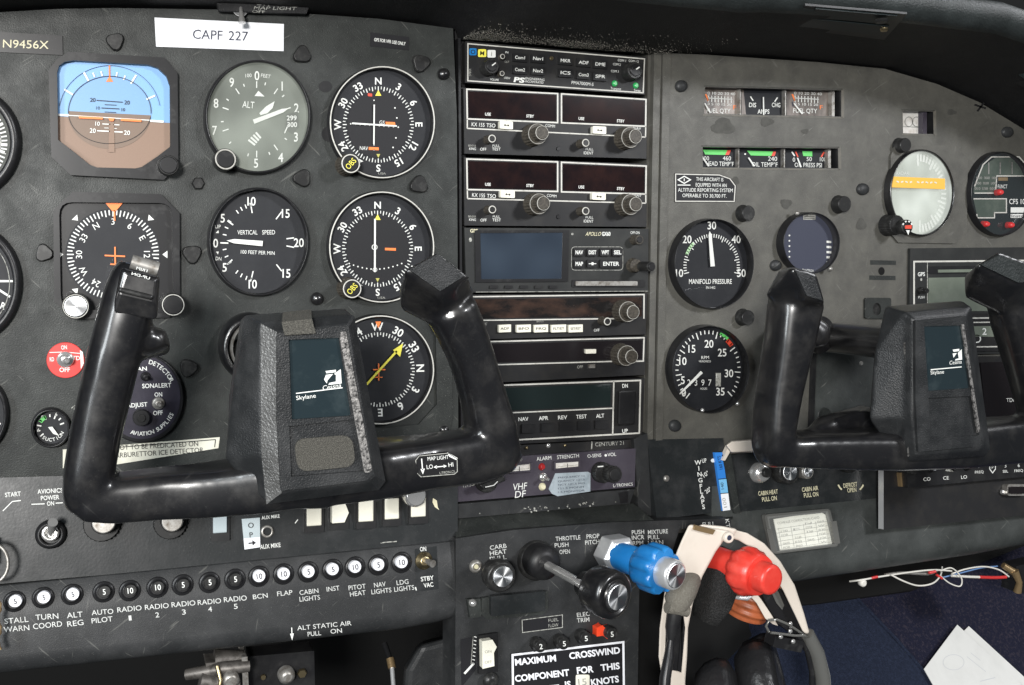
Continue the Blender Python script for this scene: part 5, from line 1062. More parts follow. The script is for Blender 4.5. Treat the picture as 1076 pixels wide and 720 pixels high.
BR=[(16,632,'5',1,'stall warning'),(46,628,'5',1,'turn coordinator'),(76.5,624.7,'5',1,'alternator regulator'),(109.5,622,'5',0,'autopilot'),(137,620.7,'10',0,'radio 1'),(166,617.2,'10',0,'radio 2'),(192.5,614.6,'5',0,'radio 3'),(220.7,612,'5',0,'radio 4'),(247.5,608.7,'5',0,'radio 5'),(272.6,605.6,'10',1,'beacon'),(298.5,603.2,'10',1,'flap'),(324.5,601,'5',1,'cabin lights'),(350,598.4,'5',1,'instrument'),(373.7,595.9,'10',1,'pitot heat'),(398,593.6,'5',1,'nav lights'),(422.6,591,'10',1,'landing lights')]
def breaker(pl,x,y,s_,white,label,d,group,r=10.5,L=.006,nut=True,coll='bezel'):
    t=thing('circuit_breaker',label,'circuit breaker',pl.at(x,y,d),group)
    b=MB(pl); b.lathe(cfr(pl,x-.6,y,d,r,.0),[(1.06,0),(1.04,.0008),(.92,.0013),(.72,.0014),(.72,.0024),(.64,.0026)],coll,n=32); b.build('collar',t)
    b=MB(pl); fr=cfr(pl,x,y,d+L,r*.60,L); b.lathe(fr,[(1.05,0),(1.0,L*.85),(.92,L)],'label_white' if white else 'knob',n=28); o=b.build('push_button',t)
    b=MB(pl,d+L+.0003); b.tc(s_,x,y,r*.56,-6,'ink_black' if white else 'ink',.01,.9); b.build('lettering',o); return t
for x,y,s_,w,lb in BR: breaker(PL,x,y,s_,w,('white' if w else 'black')+' capped '+lb+' breaker marked '+s_+' in the long row',.003,'breakers in the long row')
t=thing('toggle_switch','standby vacuum toggle with round tip at the right end of the breaker row','switch',PL.at(447,590,.003)); b=MB(PL); b.lathe(cfr(PL,446,589.5,.0045,9.5,.0015),[(1,0),(.95,.001),(.6,.0015),(.55,.004),(.4,.004)],'brass',n=28); b.build('collar',t)
b=MB(PL); b.tube([PL.at(446,589,.005),PL.at(450,590.5,.011),PL.at(455,592.5,.016)],[.0015,.002,.0028],'steel_dull',n=14); b.build('lever',t)
b=MB(PL); b.prism([(436,577),(459,574),(461,619),(437,622)],.003,.0032,'switch_plate'); b.build('backing_tape',t)
# upper switches
t=thing('toggle_switch','avionics power toggle with chrome ring at the lower left','switch',PL.at(52.6,561)); b=MB(PL); b.lathe(cfr(PL,53,562,.006,15.5,.006),[(1,0),(.98,.003),(.8,.006),(.66,.0062),(.62,.003)],'black',n=40,cap=False); b.build('guard_ring',t)
b=MB(PL); b.lathe(cfr(PL,52.6,560.5,.007,9,.006),[(1,0),(1,.004),(.7,.006),(.6,.004),(.2,.003)],'chrome',n=30); b.build('collar',t); b=MB(PL); b.tube([PL.at(53,562,.006),PL.at(55,551,.018),PL.at(55.5,549,.020)],[.0018,.0028,.003],'chrome',n=14); b.build('lever',t)
t=thing('ignition_key','round metal key ring hanging at the left edge','key',PL.at(-4,592,.01)); b=MB(PL); c_=(-7,592); P=[PL.at(c_[0]+15.5*math.cos(2*math.pi*i/32),c_[1]+20*math.sin(2*math.pi*i/32),.02) for i in range(33)]; b.tube(P,.0011,'steel_dull',n=8,caps=False); b.build('ring',t); b=MB(PL); b.prism([(-14,566),(-6,566),(-7,594),(-13,594)],.012,.0145,'brass'); b.build('key_blade',t)
P_=[PL.at(-2+math.sin(i*.8)*1.5,632+i*3,.018) for i in range(18)]; b=MB(PL); b.tube(P_,[.0012+.0005*(i%2) for i in range(18)],'gold',n=8); b.build('bead_chain',t)
for (x,y,r,lb) in ((109,549,18.5,'grey capped round knob under the left yoke corner'),(181,548,17,'second grey capped knob right of the first, under the yoke')):
    t=thing('rotary_knob',lb,'knob',PL.at(x,y)); knob(t,'skirt',PL,x-2,y+2,r,.0,.006,'knob',flute=(24,.08)); knob(t,'knob',PL,x,y,r*.68,.005,.020,'black',cap='steel_dull',capr=.92)
def rocker(pl,x0,y0,x1,y1,label,m='switch_cream',base=6,txt=None,group='rocker switches under the left yoke',flip=False,notch=False,d=0):
    t=thing('rocker_switch',label,'switch',pl.at((x0+x1)/2,(y0+y1)/2,d),group)
    b=MB(pl); b.prism([(x0-2,y0-2),(x1+2.5,y0-3),(x1+2.5,y1+base-1),(x0-2,y1+base)],d,d+.003,'black'); b.build('frame',t,bevel=.0005)
    b=MB(pl); A=[pl.at(x,y,d+.002) for x,y in ((x0,y0),(x1,y0-1),(x1,y1-1),(x0,y1))]; ym=(y0+y1)/2
    if notch:
        b.prism([(x0,y0),(x1-2,y0-1),(x1+2.5,ym),(x1-2,y1-1),(x0,y1)],d+.002,d+.009,m)
    else: b.loft([A,[pl.at(x,y,d+q) for x,y,q in ((x0+.3,y0+.5,.0085),(x1-.3,y0-.5,.0085),(x1-.3,y1-1.5,.0055),(x0+.3,y1-.5,.0055))]],m)
    o=b.build('rocker',t,bevel=.0006); return t,o
rocker(PL,223.7,542,238.8,561,'blue grey rocker alone at the left, under the yoke','switch_blue',8)
for i,(x0,x1,y0,y1,lb) in enumerate(((322,338,530,553.5,'cream rocker, leftmost of the five under the yoke pad'),(349,364,528,550,'cream rocker with a pointed side, second of the five'),(376.5,392.5,526,549,'cream rocker in the middle of the five under the yoke'),(404,419.5,524,546.5,'cream rocker, fourth of the five, right of the middle one'),(431.5,447.5,520,544,'cream rocker, rightmost of the five beside the cream scrap'))): rocker(PL,x0,y0,x1,y1,lb,base=7,notch=(i==1))
t=thing('paper_tag','blue grey and white tag lettered O P with an arrow, beside the mike jack','tag',PL.at(264,560)); b=MB(PL,.0015); b.prism([(254,545.5),(273,544),(273.5,575),(257,577.5)],.0,.0010,'switch_blue'); b.poly([(256,566),(273.3,564.3),(273.5,575),(257,577.5)],'label_white',d=.0013); b.tc('O',263.5,552,5.5,-5,'ink_black',.0,d=.0016); b.tc('P',263.8,562,5.5,-5,'ink_black',.0,d=.0016); b.stroke([(261,571),(266,570.6)],1.4,'ink_black',d=.0016); b.poly([(265,567.8),(269,570.4),(265.4,573.4)],'ink_black',d=.0016); b.build('tag_sheet',t)  # white lower end paints a patch of sunlight on the tag
t=thing('microphone_jack','round auxiliary microphone jack with a bare metal rim','jack',PL.at(281,558.7)); b=MB(PL); b.lathe(cfr(PL,281,558.7,.002,6.6,.002),[(1,0),(1,.0015),(.85,.002),(.62,.002),(.6,-.001)],'steel_dull',n=28,mlist=['steel_dull']*3+['void']*2); b.build('jack_rim',t)
t=thing('pull_knob','chrome domed pull knob peeking out below the yoke by the rockers','knob',PL.at(436,526,.01)); b=MB(PL); b.lathe(cfr(PL,437,521,.024,12,.024),[(.5,0),(.5,.014),(1,.016),(1,.022),(.8,.025)],'chrome',n=36); b.build('cap',t)
# ================================================================== STUFF UNDER THE LEFT PANEL
VO=thing('firewall','black void and firewall behind and below the panels','firewall',W(500,600,-.3),kind='structure')
b=MB(P0); b.box((.2,.36,-.1),(2.6,.01,1.6),'void'); b.build('back_wall',VO)
BK=thing('linkage_bracket','bare metal linkage and clamps under the left subpanel','bracket',W(240,708,-.02))
b=MB(P0); D_=-.03
b.prism([(262,690),(330,684),(332,760),(262,760)],-.05,-.03,'black'); b.build('black_plate',BK,bevel=.001)
b=MB(P0); b.tube([W(196,709,-.02),W(232,703,-.01),W(262,700,-.01)],[.004,.005,.004],'steel_dark'); b.prism([(216,697),(256,694),(258,705),(218,708)],-.03,-.012,'steel_dark'); b.tube([W(225,694,-.02),W(255,692,-.02)],[.008,.006],'steel_dark',n=16); b.prism([(254,691),(260,690),(262,740),(256,740)],-.03,-.01,'steel_dull'); b.tube([W(210,716,-.01),W(250,722,-.01)],[.006,.006],'steel_dark'); b.build('clamp',BK,bevel=.0008)
b=MB(P0); b.tube([W(228,700,-.005),W(232,715,0),W(229,730,0)],.0015,'brass',n=8); b.lathe(cfr(P0,243,717,0,9,.008),[(1,0),(1,.006),(.6,.008)],'steel_dull',n=24); b.build('fitting',BK)
b=MB(P0); b.lathe(cfr(P0,302,712,-.02,8.5,.008),[(1.05,0),(1,.006),(.5,.009)],'steel_dull',n=28); b.lathe(cfr(P0,318,709,-.024,5.5,.003),[(1,0),(.8,.002)],'brass',n=6,smooth=False); b.lathe(cfr(P0,277,713,-.024,3,.003),[(1,0),(.8,.002)],'brass',n=12); b.build('bolt',BK)
t=thing('control_cable','thin cable with a brass end hanging in the dark left of the pedestal','cable',W(411,700,-.03)); b=MB(P0); b.tube([W(404,676,-.06),W(409,690,-.05),W(411,700,-.04)],.0022,'bezel'); b.tube([W(410,692,-.045),W(412,702,-.04)],.0032,'gold',n=12); b.tube([W(412,702,-.04),W(413.5,722,-.03)],.0018,'alu'); b.build('cable',t)
t=thing('side_cushion','grey padded column beside the pedestal in the shadow','trim',W(450,690,-.03)); b=MB(P0); b.loft([[W(x,y,-.06) for x,y in ((424,700),(440,674),(482,664),(482,780),(418,780))],[W(x,y,-.005) for x,y in ((426,704),(441,678),(481,668),(481,780),(420,780))]],'panel_sub'); b.build('pad',t,bevel=.006,seg=3)
# ================================================================== PEDESTAL
PP=Pl.tilt(570,600,.030,4)
PD=thing('control_pedestal','centre pedestal panel that carries the throttle and carburettor heat knobs','pedestal',PP.at(570,640))
b=MB(PP); b.prism([(479,566),(540,557),(640,549),(768,545),(768,553),(714,556),(700,600),(672,606),(669,780),(478,780)],-.03,.0,'panel_sub'); b.build('pedestal_plate',PD,bevel=.0015)
b=MB(P0); b.loft([[W(x,y,.006) for x,y in ((479,545),(665,529),(690,548),(770,540))],[PP.at(x,y,-.001) for x,y in ((479,567),(640,550),(690,549),(770,546))]],'panel',cap0=False,cap1=False); b.build('sloping_shelf',PD)
b=MB(PP); b.prism([(478,632),(545,626),(552,640),(500,700),(478,700)],0,.0006,'switch_plate') if False else None
b=MB(PP); b.prism([(506,629),(516,627),(576,621),(576,640),(570,646),(512,651),(506,646)],.0,.004,'panel'); b.prism([(516,627),(573,621.5),(573,642),(516,648)],.003,.008,'switch_plate'); b.build('hinged_cover',PD,bevel=.0015)
b=MB(PP); b.prism([(491,630),(505,629),(506,648),(494,650)],.0,.004,'panel'); b.build('bracket',PD,bevel=.001)
for x,y,r,m in ((498,634.5,4.2,'chrome'),(517,717,9,'knob')):
    b=MB(PP); b.lathe(cfr(PP,x,y,.007,r,.003),[(1,0),(.9,.002),(.4,.0035)],m,n=18); b.build('screw',PD)
b=MB(PP,.0004)
for s_,x0,x1,y0,y1 in (('CARB',515,532.5,578,575.6),('HEAT',515,532.5,583.8,581.5),('PULL',515,532.5,589.8,587.4),('THROTTLE',584,610,568.6,566.8),('PUSH',583,597.5,575.4,574.4),('OPEN',588,599,582.4,581.6),('PROP',616.5,630,566.2,565.2),('PITCH',615,630,572.6,571.3),('PUSH',664,677,561.8,561),('INCR',664,677,567.4,566.6),('RPM',665,676,573.2,572.6),('MIXTURE',681,702,561.6,560.4),('PULL',681,693,567.2,566.4),('LEAN',681,697,573,572),('ELEC',606.5,619.8,648.6,647),('TRIM',606.5,619.5,654.4,653)): b.t(s_,x0,y0,x1,y1,4.5,'ink_soft',.006)
b.t('KTS',762,546,764,558,4,'ink',0) ; b.t('FULL',738.5,553.6,751.5,552.6,4.6,'ink',0)
pp=[(499.5,669),(499.2,677),(498.5,685),(498,695)]
for i in range(8): b.stroke([(498.2-i*.3,669+i*4),(500.8-i*.3,669.8+i*4)],.9)
b.stroke([(498,697),(488,708)],2.2,'ink'); b.stroke([(497.2,669),(495,698)],.6,'ink_dim')
b.build('lettering',PD)
# breakers on the pedestal
for x,y,s_,lb in ((568.5,679.5,'2','left'),(593,676.5,'5','middle'),(616,671,'5','right')):
    t=thing('circuit_breaker','black pull breaker marked '+s_+', '+lb+' of three above the crosswind placard','circuit breaker',PP.at(x,y),'breakers on the pedestal')
    b=MB(PP); b.lathe(cfr(PP,x-3,y-1.5,.003,8.5,.003),[(1,0),(1,.0015),(.85,.003)],'bezel',n=6,smooth=False); b.build('nut',t); knob(t,'push_button',PP,x,y,6.6,.002,.013,'knob'); b=MB(PP,.0134); b.tc(s_,x,y,5.4,-5,'ink',.01); b.build('lettering',t)
t=thing('circuit_breaker','black breaker marked 5 held in a bright red lockout clip','circuit breaker',PP.at(637,665),'breakers on the pedestal')
b=MB(PP); b.prism([(627,660),(633,657),(636,660),(642,658.5),(645,661),(644,669),(638,671.5),(634,668),(627,669)],.001,.008,'red_breaker'); b.build('lockout_clip',t,bevel=.0008); knob(t,'push_button',PP,643.3,666.5,6.4,.004,.014,'knob'); b=MB(PP,.0144); b.tc('5',643.3,666.5,5.4,-5,'ink',.01); b.build('lettering',t)
t,b=placard('fuel_flow_placard','small black fuel flow window on the pedestal',[(548,651),(591.5,645.6),(591.5,659.8),(548.5,665.5)],'ink_black',pl=PP,d=0,th=.001); b.stroke([(548.6,651.6),(591,646.2),(591,659.4),(549,664.8)],.8,'ink_dim',True); b.t('FUEL',576.5,653.8,587,652.6,3.4,'ink_dim',0); b.t('FLOW',576.5,659.4,587,658.2,3.4,'ink_dim',0); b.build('plate',t)
t,b=placard('crosswind_placard','big black and white placard lettered maximum crosswind component for this',[(537,687),(656.5,673.3),(657.5,760),(539,760)],'ink_black',pl=PP,d=0,th=.001)
b.stroke([(539.5,758),(538.6,688.4),(655,674.8),(656,758)],2.2,'label_white')
b.t('MAXIMUM',541.5,699.3,584.5,694.7,6.6,'label_white',.03); b.t('CROSSWIND',598.5,692.6,651.8,686.4,6.6,'label_white',.03); b.t('COMPONENT',541.5,716.5,598.5,709.8,6.6,'label_white',.03); b.t('FOR',606.5,708,624,706.2,6.6,'label_white',.03); b.t('THIS',631.5,705,651.5,702.8,6.6,'label_white',.03); b.t('IS',594,722.6,600,722,6.4,'label_white',.03); b.t('KNOTS',621.5,720.6,650.6,716.6,6.6,'label_white',.03); b.t('AIRCRAFT',541.5,731,588,726,6.6,'label_white',.03)
b.poly(rrect(605,709,619.5,727,2),'switch_cream'); b.t('15',608,720.5,616.5,719.8,7,'ink_dim',0,d=.0016); b.build('plate',t)
t=thing('rocker_switch','white rocker in a black frame low on the pedestal','switch',PP.at(512,686)); b=MB(PP); b.prism([(503,668),(523,665),(523,706),(503,708.5)],0,.003,'black'); b.build('frame',t,bevel=.0004)
b=MB(PP); b.prism([(506.5,674),(517.5,672.3),(522,680),(519,686),(519.5,700),(507,703)],.002,.009,'switch_cream'); o=b.build('rocker',t,bevel=.0006); b=MB(PP,.0093); b.t('ON',509.5,686.6,516.5,685.8,3,'ink_dim',0); b.t('OFF',509.5,697.6,517,696.8,3,'ink_dim',0); b.build('lettering',o)
t,b=placard('side_placard','narrow black scale strip left of the white pedestal rocker',[(484,672),(501,668),(500,704),(485,722)],'ink_black',pl=PP,d=0,th=.0003); b.build('plate',t)
# carb heat
t=thing('carburettor_heat_control','black carburettor heat knob with polished metal disc, left of the throttle','knob',PP.at(520,600))
b=MB(PP); A_=PP.at(520,600,0); B_=PP.at(524.5,603,.018); b.tube([A_,B_],[.010,.010],'knob',n=24); b.build('stem',t)
b=MB(PP); fr=cfr(PP,527,606.5,.030,17.5,.014); b.lathe(fr,[(.55,-.003),(.95,.003),(1,.008),(.95,.013),(.82,.0145)],'knob',n=40); o=b.build('knob_head',t); b=MB(PP); b.lathe(cfr(PP,528.5,606,.0315,11.3,.001),[(1,0),(1,.001),(.94,.0016)],'alu_disc',n=36); b.build('metal_disc',o)
t=thing('panel_light_jack','small metal ringed jack beside the carburettor heat knob','jack',PP.at(501,596)); b=MB(PP); b.lathe(cfr(PP,501,596,.003,7,.003),[(1,0),(1,.001),(.7,.003),(.45,.003),(.4,.001)],'steel_dull',n=26); b.lathe(cfr(PP,501,596,.004,2.6,.002),[(1,0),(.8,.002)],'ink_cream',n=14); b.build('jack_rim',t)
# throttle
t=thing('throttle','throttle with long metal rod and big black knob with polished disc','throttle lever',PP.at(570,592))
b=MB(PP); fr=cfr(PP,566,590,.006,20,.006); b.lathe(fr,[(1.05,0),(1.05,.004),(.95,.006)],'knob',n=40,flute=None); fr=cfr(PP,574,593,.022,17.5,.016); b.lathe(fr,[(1.05,0),(1.05,.010),(1.0,.014),(.5,.016)],'black',n=40); b.build('friction_lock',t)
b=MB(PP); b.tube([PP.at(576,594.5,.022),PP.at(613,615,.075)],[.0033,.0033],'chrome',n=20); b.build('rod',t)
def axial(t,name,p0,p1,prof,m,flute=None,n=40,cap=True,mlist=None,pl=None,stretch=1.,smooth=True):
    """lathe along the line p0->p1; prof radii in metres, h in 0..1 of the length"""
    N=(p1-p0); L=N.length; N.normalize(); U=N.cross(Vector((0,0,1))).normalized(); V=U.cross(N); b=MB(PP)
    b.lathe((p0,U,V*stretch,N),[(r,h*L) for r,h in prof],m,n=(flute[0]*6 if flute else n),flute=flute,cap=cap,mlist=mlist,smooth=smooth); return b.build(name,t,bevel=0 if smooth else .0008)
k0=PP.at(612,613,.064); k1=PP.at(649,627.5,.097)
o=axial(t,'knob_head',k0,k1,[(.006,0),(.009,.03),(.0095,.22),(.0150,.34),(.0168,.42),(.0170,.80),(.0160,.93),(.0125,.97),(.0122,.93),(.0105,.93),(.0105,.97)],'yoke')
axial(o,'metal_disc',k0.lerp(k1,.96),k1.lerp(k1+(k1-k0),.02),[(.0092,0),(.0092,.7),(.0086,1)],'alu_disc')
# prop control
t=thing('propeller_control','blue lobed propeller pitch knob on a silver hex nut','control knob',PP.at(645,582))
n0=PP.at(640,579,0); n1=PP.at(657,587,.022)
n0=PP.at(641,580,0); n1=PP.at(655,586,.020)
o=axial(t,'hex_nut',n0,n1,[(.0145,0),(.0162,.08),(.0162,.85),(.0130,1)],'alu',n=6,smooth=False)
p0=PP.at(650,584,.016); p1=PP.at(710.5,605,.074); vv=(p1-p0)
bo=axial(t,'barrel',p0,p0.lerp(p1,.62),[(.0108,0),(.0108,.2),(.0118,1)],'blue_plastic')
axial(t,'lobed_grip',p0.lerp(p1,.40),p0.lerp(p1,.80),[(.0125,0),(.0172,.22),(.0182,.35),(.0182,.85),(.0168,1)],'blue_plastic',flute=(8,.20,(1,2,3,4),3))
axial(t,'lock_button',p0.lerp(p1,.78),p1,[(.0112,0),(.0112,.85),(.0104,.97),(.0092,1.0)],'alu')
axial(t,'metal_disc',p1-(p1-p0)*.01,p1+(p1-p0)*.012,[(.0092,0),(.0092,.6),(.0086,1)],'alu_disc')
# mixture
t=thing('mixture_control','red mixture knob with fluted flange, in front of the beige headband','control knob',PP.at(735,585))
q0=PP.at(725,578,.0); q1=PP.at(812,610,.086)
axial(t,'barrel',q0.lerp(q1,.22),q0.lerp(q1,.72),[(.0106,0),(.0112,.9),(.0112,1)],'red_plastic')
axial(t,'flange',q0.lerp(q1,.60),q0.lerp(q1,.86),[(.0125,0),(.0170,.15),(.0188,.35),(.0188,.62),(.0165,.8),(.0150,1)],'red_plastic',flute=(9,.13,(1,2,3),4))
axial(t,'lock_button',q0.lerp(q1,.84),q1,[(.0118,0),(.0115,.85),(.0106,.97),(.0085,1.0)],'red_plastic')
# ================================================================== LOWER RIGHT
PR=Pl.tilt(740,500,.010,8)
t=FLP=thing('flap_selector','black flap selector plate with its slot and degree marks','panel',PR.at(720,500)); b=MB(PR); b.prism([(680,462),(760,460.5),(769,545),(757,538),(690,546)],-.012,.0,'switch_plate'); b.build('plate',FLP,bevel=.0006)
b=MB(PR); b.prism([(750,476),(758,474),(771,556),(764,560)],-.002,.0004,'void'); b.build('slot',FLP); b=MB(PR); b.lathe(cfr(PR,701.5,503,.002,3.6,.002),[(1,0),(.9,.001),(.5,.0016)],'steel_dull',n=14); b.build('screw',FLP)
b=MB(PR,.0005)
for i,c_ in enumerate('WING'): b.tc(c_,733.5+i*.8,486+i*6.2,4.6,-5,'ink',.02)
for i,c_ in enumerate('FLAPS'): b.tc(c_,736.5+i*.7,511+i*5.4,4.6,-5,'ink',.02)
b.t('UP',738,486.5,742.5,486,4.4); b.t('10\u00b0',740,502,745.5,498,4.2); b.t('20\u00b0',742.5,519,748,515,4.2); b.ell(749.5,484,2.6,2,'ink'); b.build('lettering',FLP)
t=thing('flap_scale','blue, light blue and white speed scale beside the flap slot','indicator scale',PR.at(758,500)); b=MB(PR,.0015); b.prism([(751,475.6),(759,475.4),(767.5,536),(759.5,537)],0,.003,'blue_tape'); b.poly([(755.2,503.5),(763.2,502.8),(765.2,518),(757.3,518.8)],'blue_tape_light',d=.0034); b.poly([(757.3,518.8),(765.2,518),(767.5,536),(759.5,537)],'label_white',d=.0034); b.stroke([(754.8,503.8),(763.4,502.8)],.8,'ink_black',d=.0037); b.stroke([(757,518.8),(765.4,518)],.8,'ink_black',d=.0037)
b.t('160 KTS',759.5,493,757,479,3.4,'ink_black',0,d=.0037); b.t('140',761,514,760,507,3,'ink_black',0,d=.0037); b.t('100',764,533,762,523,3.4,'ink_dim',0,d=.0037); b.build('strip',t,bevel=.0003)
t=thing('flap_lever','beige flap lever tab tucked behind the right yoke','lever',PR.at(780,470)); b=MB(PR); b.loft([[PR.at(x,y,.002) for x,y in ((762,468),(768,463),(800,461),(800,475),(768,477))],[PR.at(x,y,.018) for x,y in ((763,468),(769,464),(800,462),(800,474),(769,475.5))]],'beige'); b.prism([(759,484),(762,484),(770,470),(766,468)],.001,.006,'beige'); b.build('handle',t,bevel=.001)
CH=thing('heater_console','black panel lettered cabin heat and cabin air below the right yoke','panel',PR.at(840,505)); b=MB(PR); b.prism([(766,479),(800,472),(930,466),(930,491),(924,523.5),(777,538),(773,520)],-.012,.001,'switch_plate'); b.prism([(759,478),(768,477),(778,539),(772,540)],-.004,.004,'panel'); b.build('plate',CH,bevel=.0006)
b=MB(PR,.0015)
for s_,x0,x1,y0,y1 in (('CABIN HEAT',797,817.5,521,518.8),('PULL ON',801,816.5,527.3,525.5),('CABIN AIR',843,860,517,515),('PULL ON',845,860,523,521.3),('DEFROST',886.5,901,512.8,511),('OPEN',890.5,900,517.6,516.8)): b.t(s_,x0,y0,x1,y1,4.6,'ink_cream',.01)
D3=Dial(894,505,14,13); D3.arc(b,110,138,1,1.6,'ink_cream'); D3.arc(b,222,250,1,1.6,'ink_cream')
b.build('lettering',CH)
t=thing('cabin_heat_control','chrome cabin heat pull knob under the right yoke corner','knob',PR.at(805,496)); b=MB(PR); b.lathe(cfr(PR,803.5,497.5,.010,11,.010),[(1,0),(1,.004),(.7,.010),(.5,.010)],'chrome',n=32); b.build('collar',t); knob(t,'knob',PR,807,497,5,.008,.014,'knob')
t=thing('cabin_air_control','black cabin air knob with metal disc, right of the chrome one','knob',PR.at(831,498)); knob(t,'knob',PR,830,496,13,.0,.014,'knob',cap='alu_disc',capr=.7)
t=thing('cabin_air_stop','small metal bolt head right of the cabin air knob','bolt',PR.at(849,497)); knob(t,'bolt_head',PR,849,496,7.5,.0,.010,'steel_dull',cap='alu_disc')
t=thing('defrost_lever','small dark defrost lever under the right yoke bar','lever',PR.at(894,493)); knob(t,'knob',PR,894,489,8,.0,.010,'knob')
# box with keypad
BX=thing('audio_box','black box with a silver side and a keypad row under the right yoke','radio',PR.at(1000,520))
b=MB(PR); b.prism([(928.5,492),(1120,468),(1120,537),(928.5,556.7)],.0135,.020,'radio',side='alu'); b.prism([(931,494),(1118,472),(1118,530),(931,548)],-.02,.013,'black'); b.build('case',BX,bevel=.0006)
b=MB(PR,.0304); b.prism([(952,490),(1120,474),(1120,497),(954,512.5)],.018,.030,'black'); b.build('keypad_strip',BX,bevel=.0005)
b=MB(PR); b.prism([(945.5,497),(951,496),(953.5,511.5),(947,511.5)],.020,.024,'gold'); b.build('side_clip',BX)
b=MB(PR,.0304)
for x,y,s_ in ((974,503.5,'CO'),(994,502.3,'CE'),(1013,501.3,'LO')): b.tc(s_,x,y,3.6,-5,'ink',0)
for i,(x,s_) in enumerate(((1029,'7'),(1056.5,'3'),(1070.5,'6'))): b.tc(s_,x,490-i*.5,3.6,-4,'ink',0); b.tc('FREQ' if i!=1 else 'SEL',x,496-i*.7,2.8,-4,'ink',0)
b.stroke([(1040,488),(1046,487.5),(1046,493),(1043,497),(1040,493)],.9,'ink',True); b.tc('P',1043,491.3,3,0,'ink',0); b.tc('ARM',1043,482.5,2.8,0,'ink',0); b.stroke([(1053,478),(1056,475.5),(1060,478),(1057,481)],.8); b.tc('FREQ',1071,478,2.8,0,'ink',0); b.poly([(993,495),(996,491),(1000,493),(1002,496)],'ink_dim'); b.build('lettering',BX)
for x in (960,982,1005,1020):
    o=knob(BX,'key',PR,x,493-(x-960)*.06,4.6 if x!=960 else 6,.029,.034,'knob' if x in(960,1005) else 'black',cap='label_white' if x in (982,1020) else None,capr=.6)
t=thing('data_connector','small metal data connector at the lower right of the box','connector',PR.at(1066,516,.02)); b=MB(PR); b.prism(rrect(1058.5,509,1080,521,2.5),.020,.026,'steel_dull'); b.prism(rrect(1061,511.5,1077,519,2),.026,.028,'display_dark'); b.lathe(cfr(PR,1055.5,517.4,.024,2.6,.003),[(1,0),(.8,.003)],'chrome',n=14); b.build('shell',t,bevel=.0004)
# rolled knee bolster
KR=thing('knee_bolster','padded dark grey rolled edge along the bottom of the right panel','trim',PR.at(900,570))
xs=[748,770,800,840,880,930,980,1030,1076,1130,1180]
def r1(x): return 540-(x-770)*.045
def r2(x): return 598-(x-860)*.145-(0 if x<1040 else (x-1040)*.05)
rows=[[PR.at(x,r1(x)-30,.0) for x in xs],[PR.at(x,r1(x),.001) for x in xs],[PR.at(x,r1(x)*.5+r2(x)*.5,.004) for x in xs],[PR.at(x,r2(x)-6,.004) for x in xs]]
base=rows[-1]; rr=.016
for k in range(1,9):
    a=R(105)*k/8; rows.append([p-PR.n*(rr*(1-math.cos(a)))-PR.z*(rr*math.sin(a)) for p in base])
rows.append([p+Vector((0,.08,.0)) for p in rows[-1]])
b=MB(PR); b.grid(rows,'roll'); e_=[r[0] for r in rows]; b.add(e_,[tuple(range(len(e_)))],'roll'); b.build('padding',KR)
# compass card in clear holder
CD=thing('compass_card_holder','clear plastic holder with a printed compass correction card','card holder',PR.at(842,558,.004))
PC=Pl.tilt(842,558,.0225,8)
b=MB(PC); b.prism(rrect(0,0,0,0,4,quad=[(803,541),(872,534.5),(881.5,574),(812,582.5)]),.0,.0045,'clear_frame',holes=[[(808,545),(869,538.5),(877,571.5),(815,579.5)]]); b.build('frame',CD,bevel=.0006)
b=MB(PC,.0016); b.prism([(813,545.5),(862,538),(869.5,542),(874.5,571),(820,579)],.0004,.0013,'card_white'); b.t('COMPASS CORRECTION CARD',817,551.3,861,545,2.6,'ink_dim',0)
for i in range(6): y=556+i*4.3; b.stroke([(816+i*.7,y),(869.5+i*.8,y-8)],.4,'ink_dim')
for k in range(5): x=818+k*13; b.stroke([(x,555-k*2.2),(x+3.6,577-k*2.2)],.4,'ink_dim')
random.seed(2)
for i in range(6):
    for k in range(4):
        if random.random()<.75: x=820+k*13+i*.7; y=555.3+i*4.3-k*1.9; b.t(random.choice(['030','N','060','E','120','210','W','330','FOR','STEER']),x,y,x+7,y-1,2.2,'ink_dim',0)
b.build('card',CD); b=MB(PC,.0046); b.poly([(806,543),(870,537),(879,572.5),(814,580.5)],'pane_clear_plastic'); b.build('cover',CD)
b=MB(PC); b.prism([(806,557),(811,556.4),(816.5,581),(811,581.6)],.004,.007,'clear_frame'); b.prism([(873.5,548),(879,547.4),(883,571),(877,572)],.004,.007,'clear_frame'); b.build('clip',CD,bevel=.0006)
# carpet floor and side panel
FL=thing('cabin_floor','navy carpet of the footwell','carpet',W(950,680,-.08),kind='structure')
PFl=Pl(W(900,640,-.10),(0.0,-math.cos(R(35)),math.sin(R(35))))
b=MB(PFl); b.poly([(860,560),(1500,480),(1600,1200),(1180,1000),(940,760)],'carpet_pattern'); b.build('patterned_carpet',FL)
b=MB(PFl); b.prism([(640,560),(868,560),(893,622),(985,722),(1080,860),(640,860)],-.006,.004,'carpet'); b.build('plain_carpet',FL,bevel=.002)
b=MB(PFl); b.tube([PFl.at(x,y,.004) for x,y in ((885,608),(905,634),(940,670),(985,722),(1010,755))],.0022,'carpet',n=8); b.build('seam',FL)
b=MB(PFl); b.prism([(670,560),(760,560),(790,668),(700,760),(660,760)],.004,.03,'void'); b.prism([(780,590),(1110,545),(1110,560),(960,620),(860,634),(780,640)],.003,.009,'void'); b.build('tunnel_and_shade',FL)  # wide flat black slab stands in for shadow beneath the rolled edge
PA=thing('paper_note','folded white paper leaning on the carpet at the lower right','paper',PFl.at(1010,700,.01))
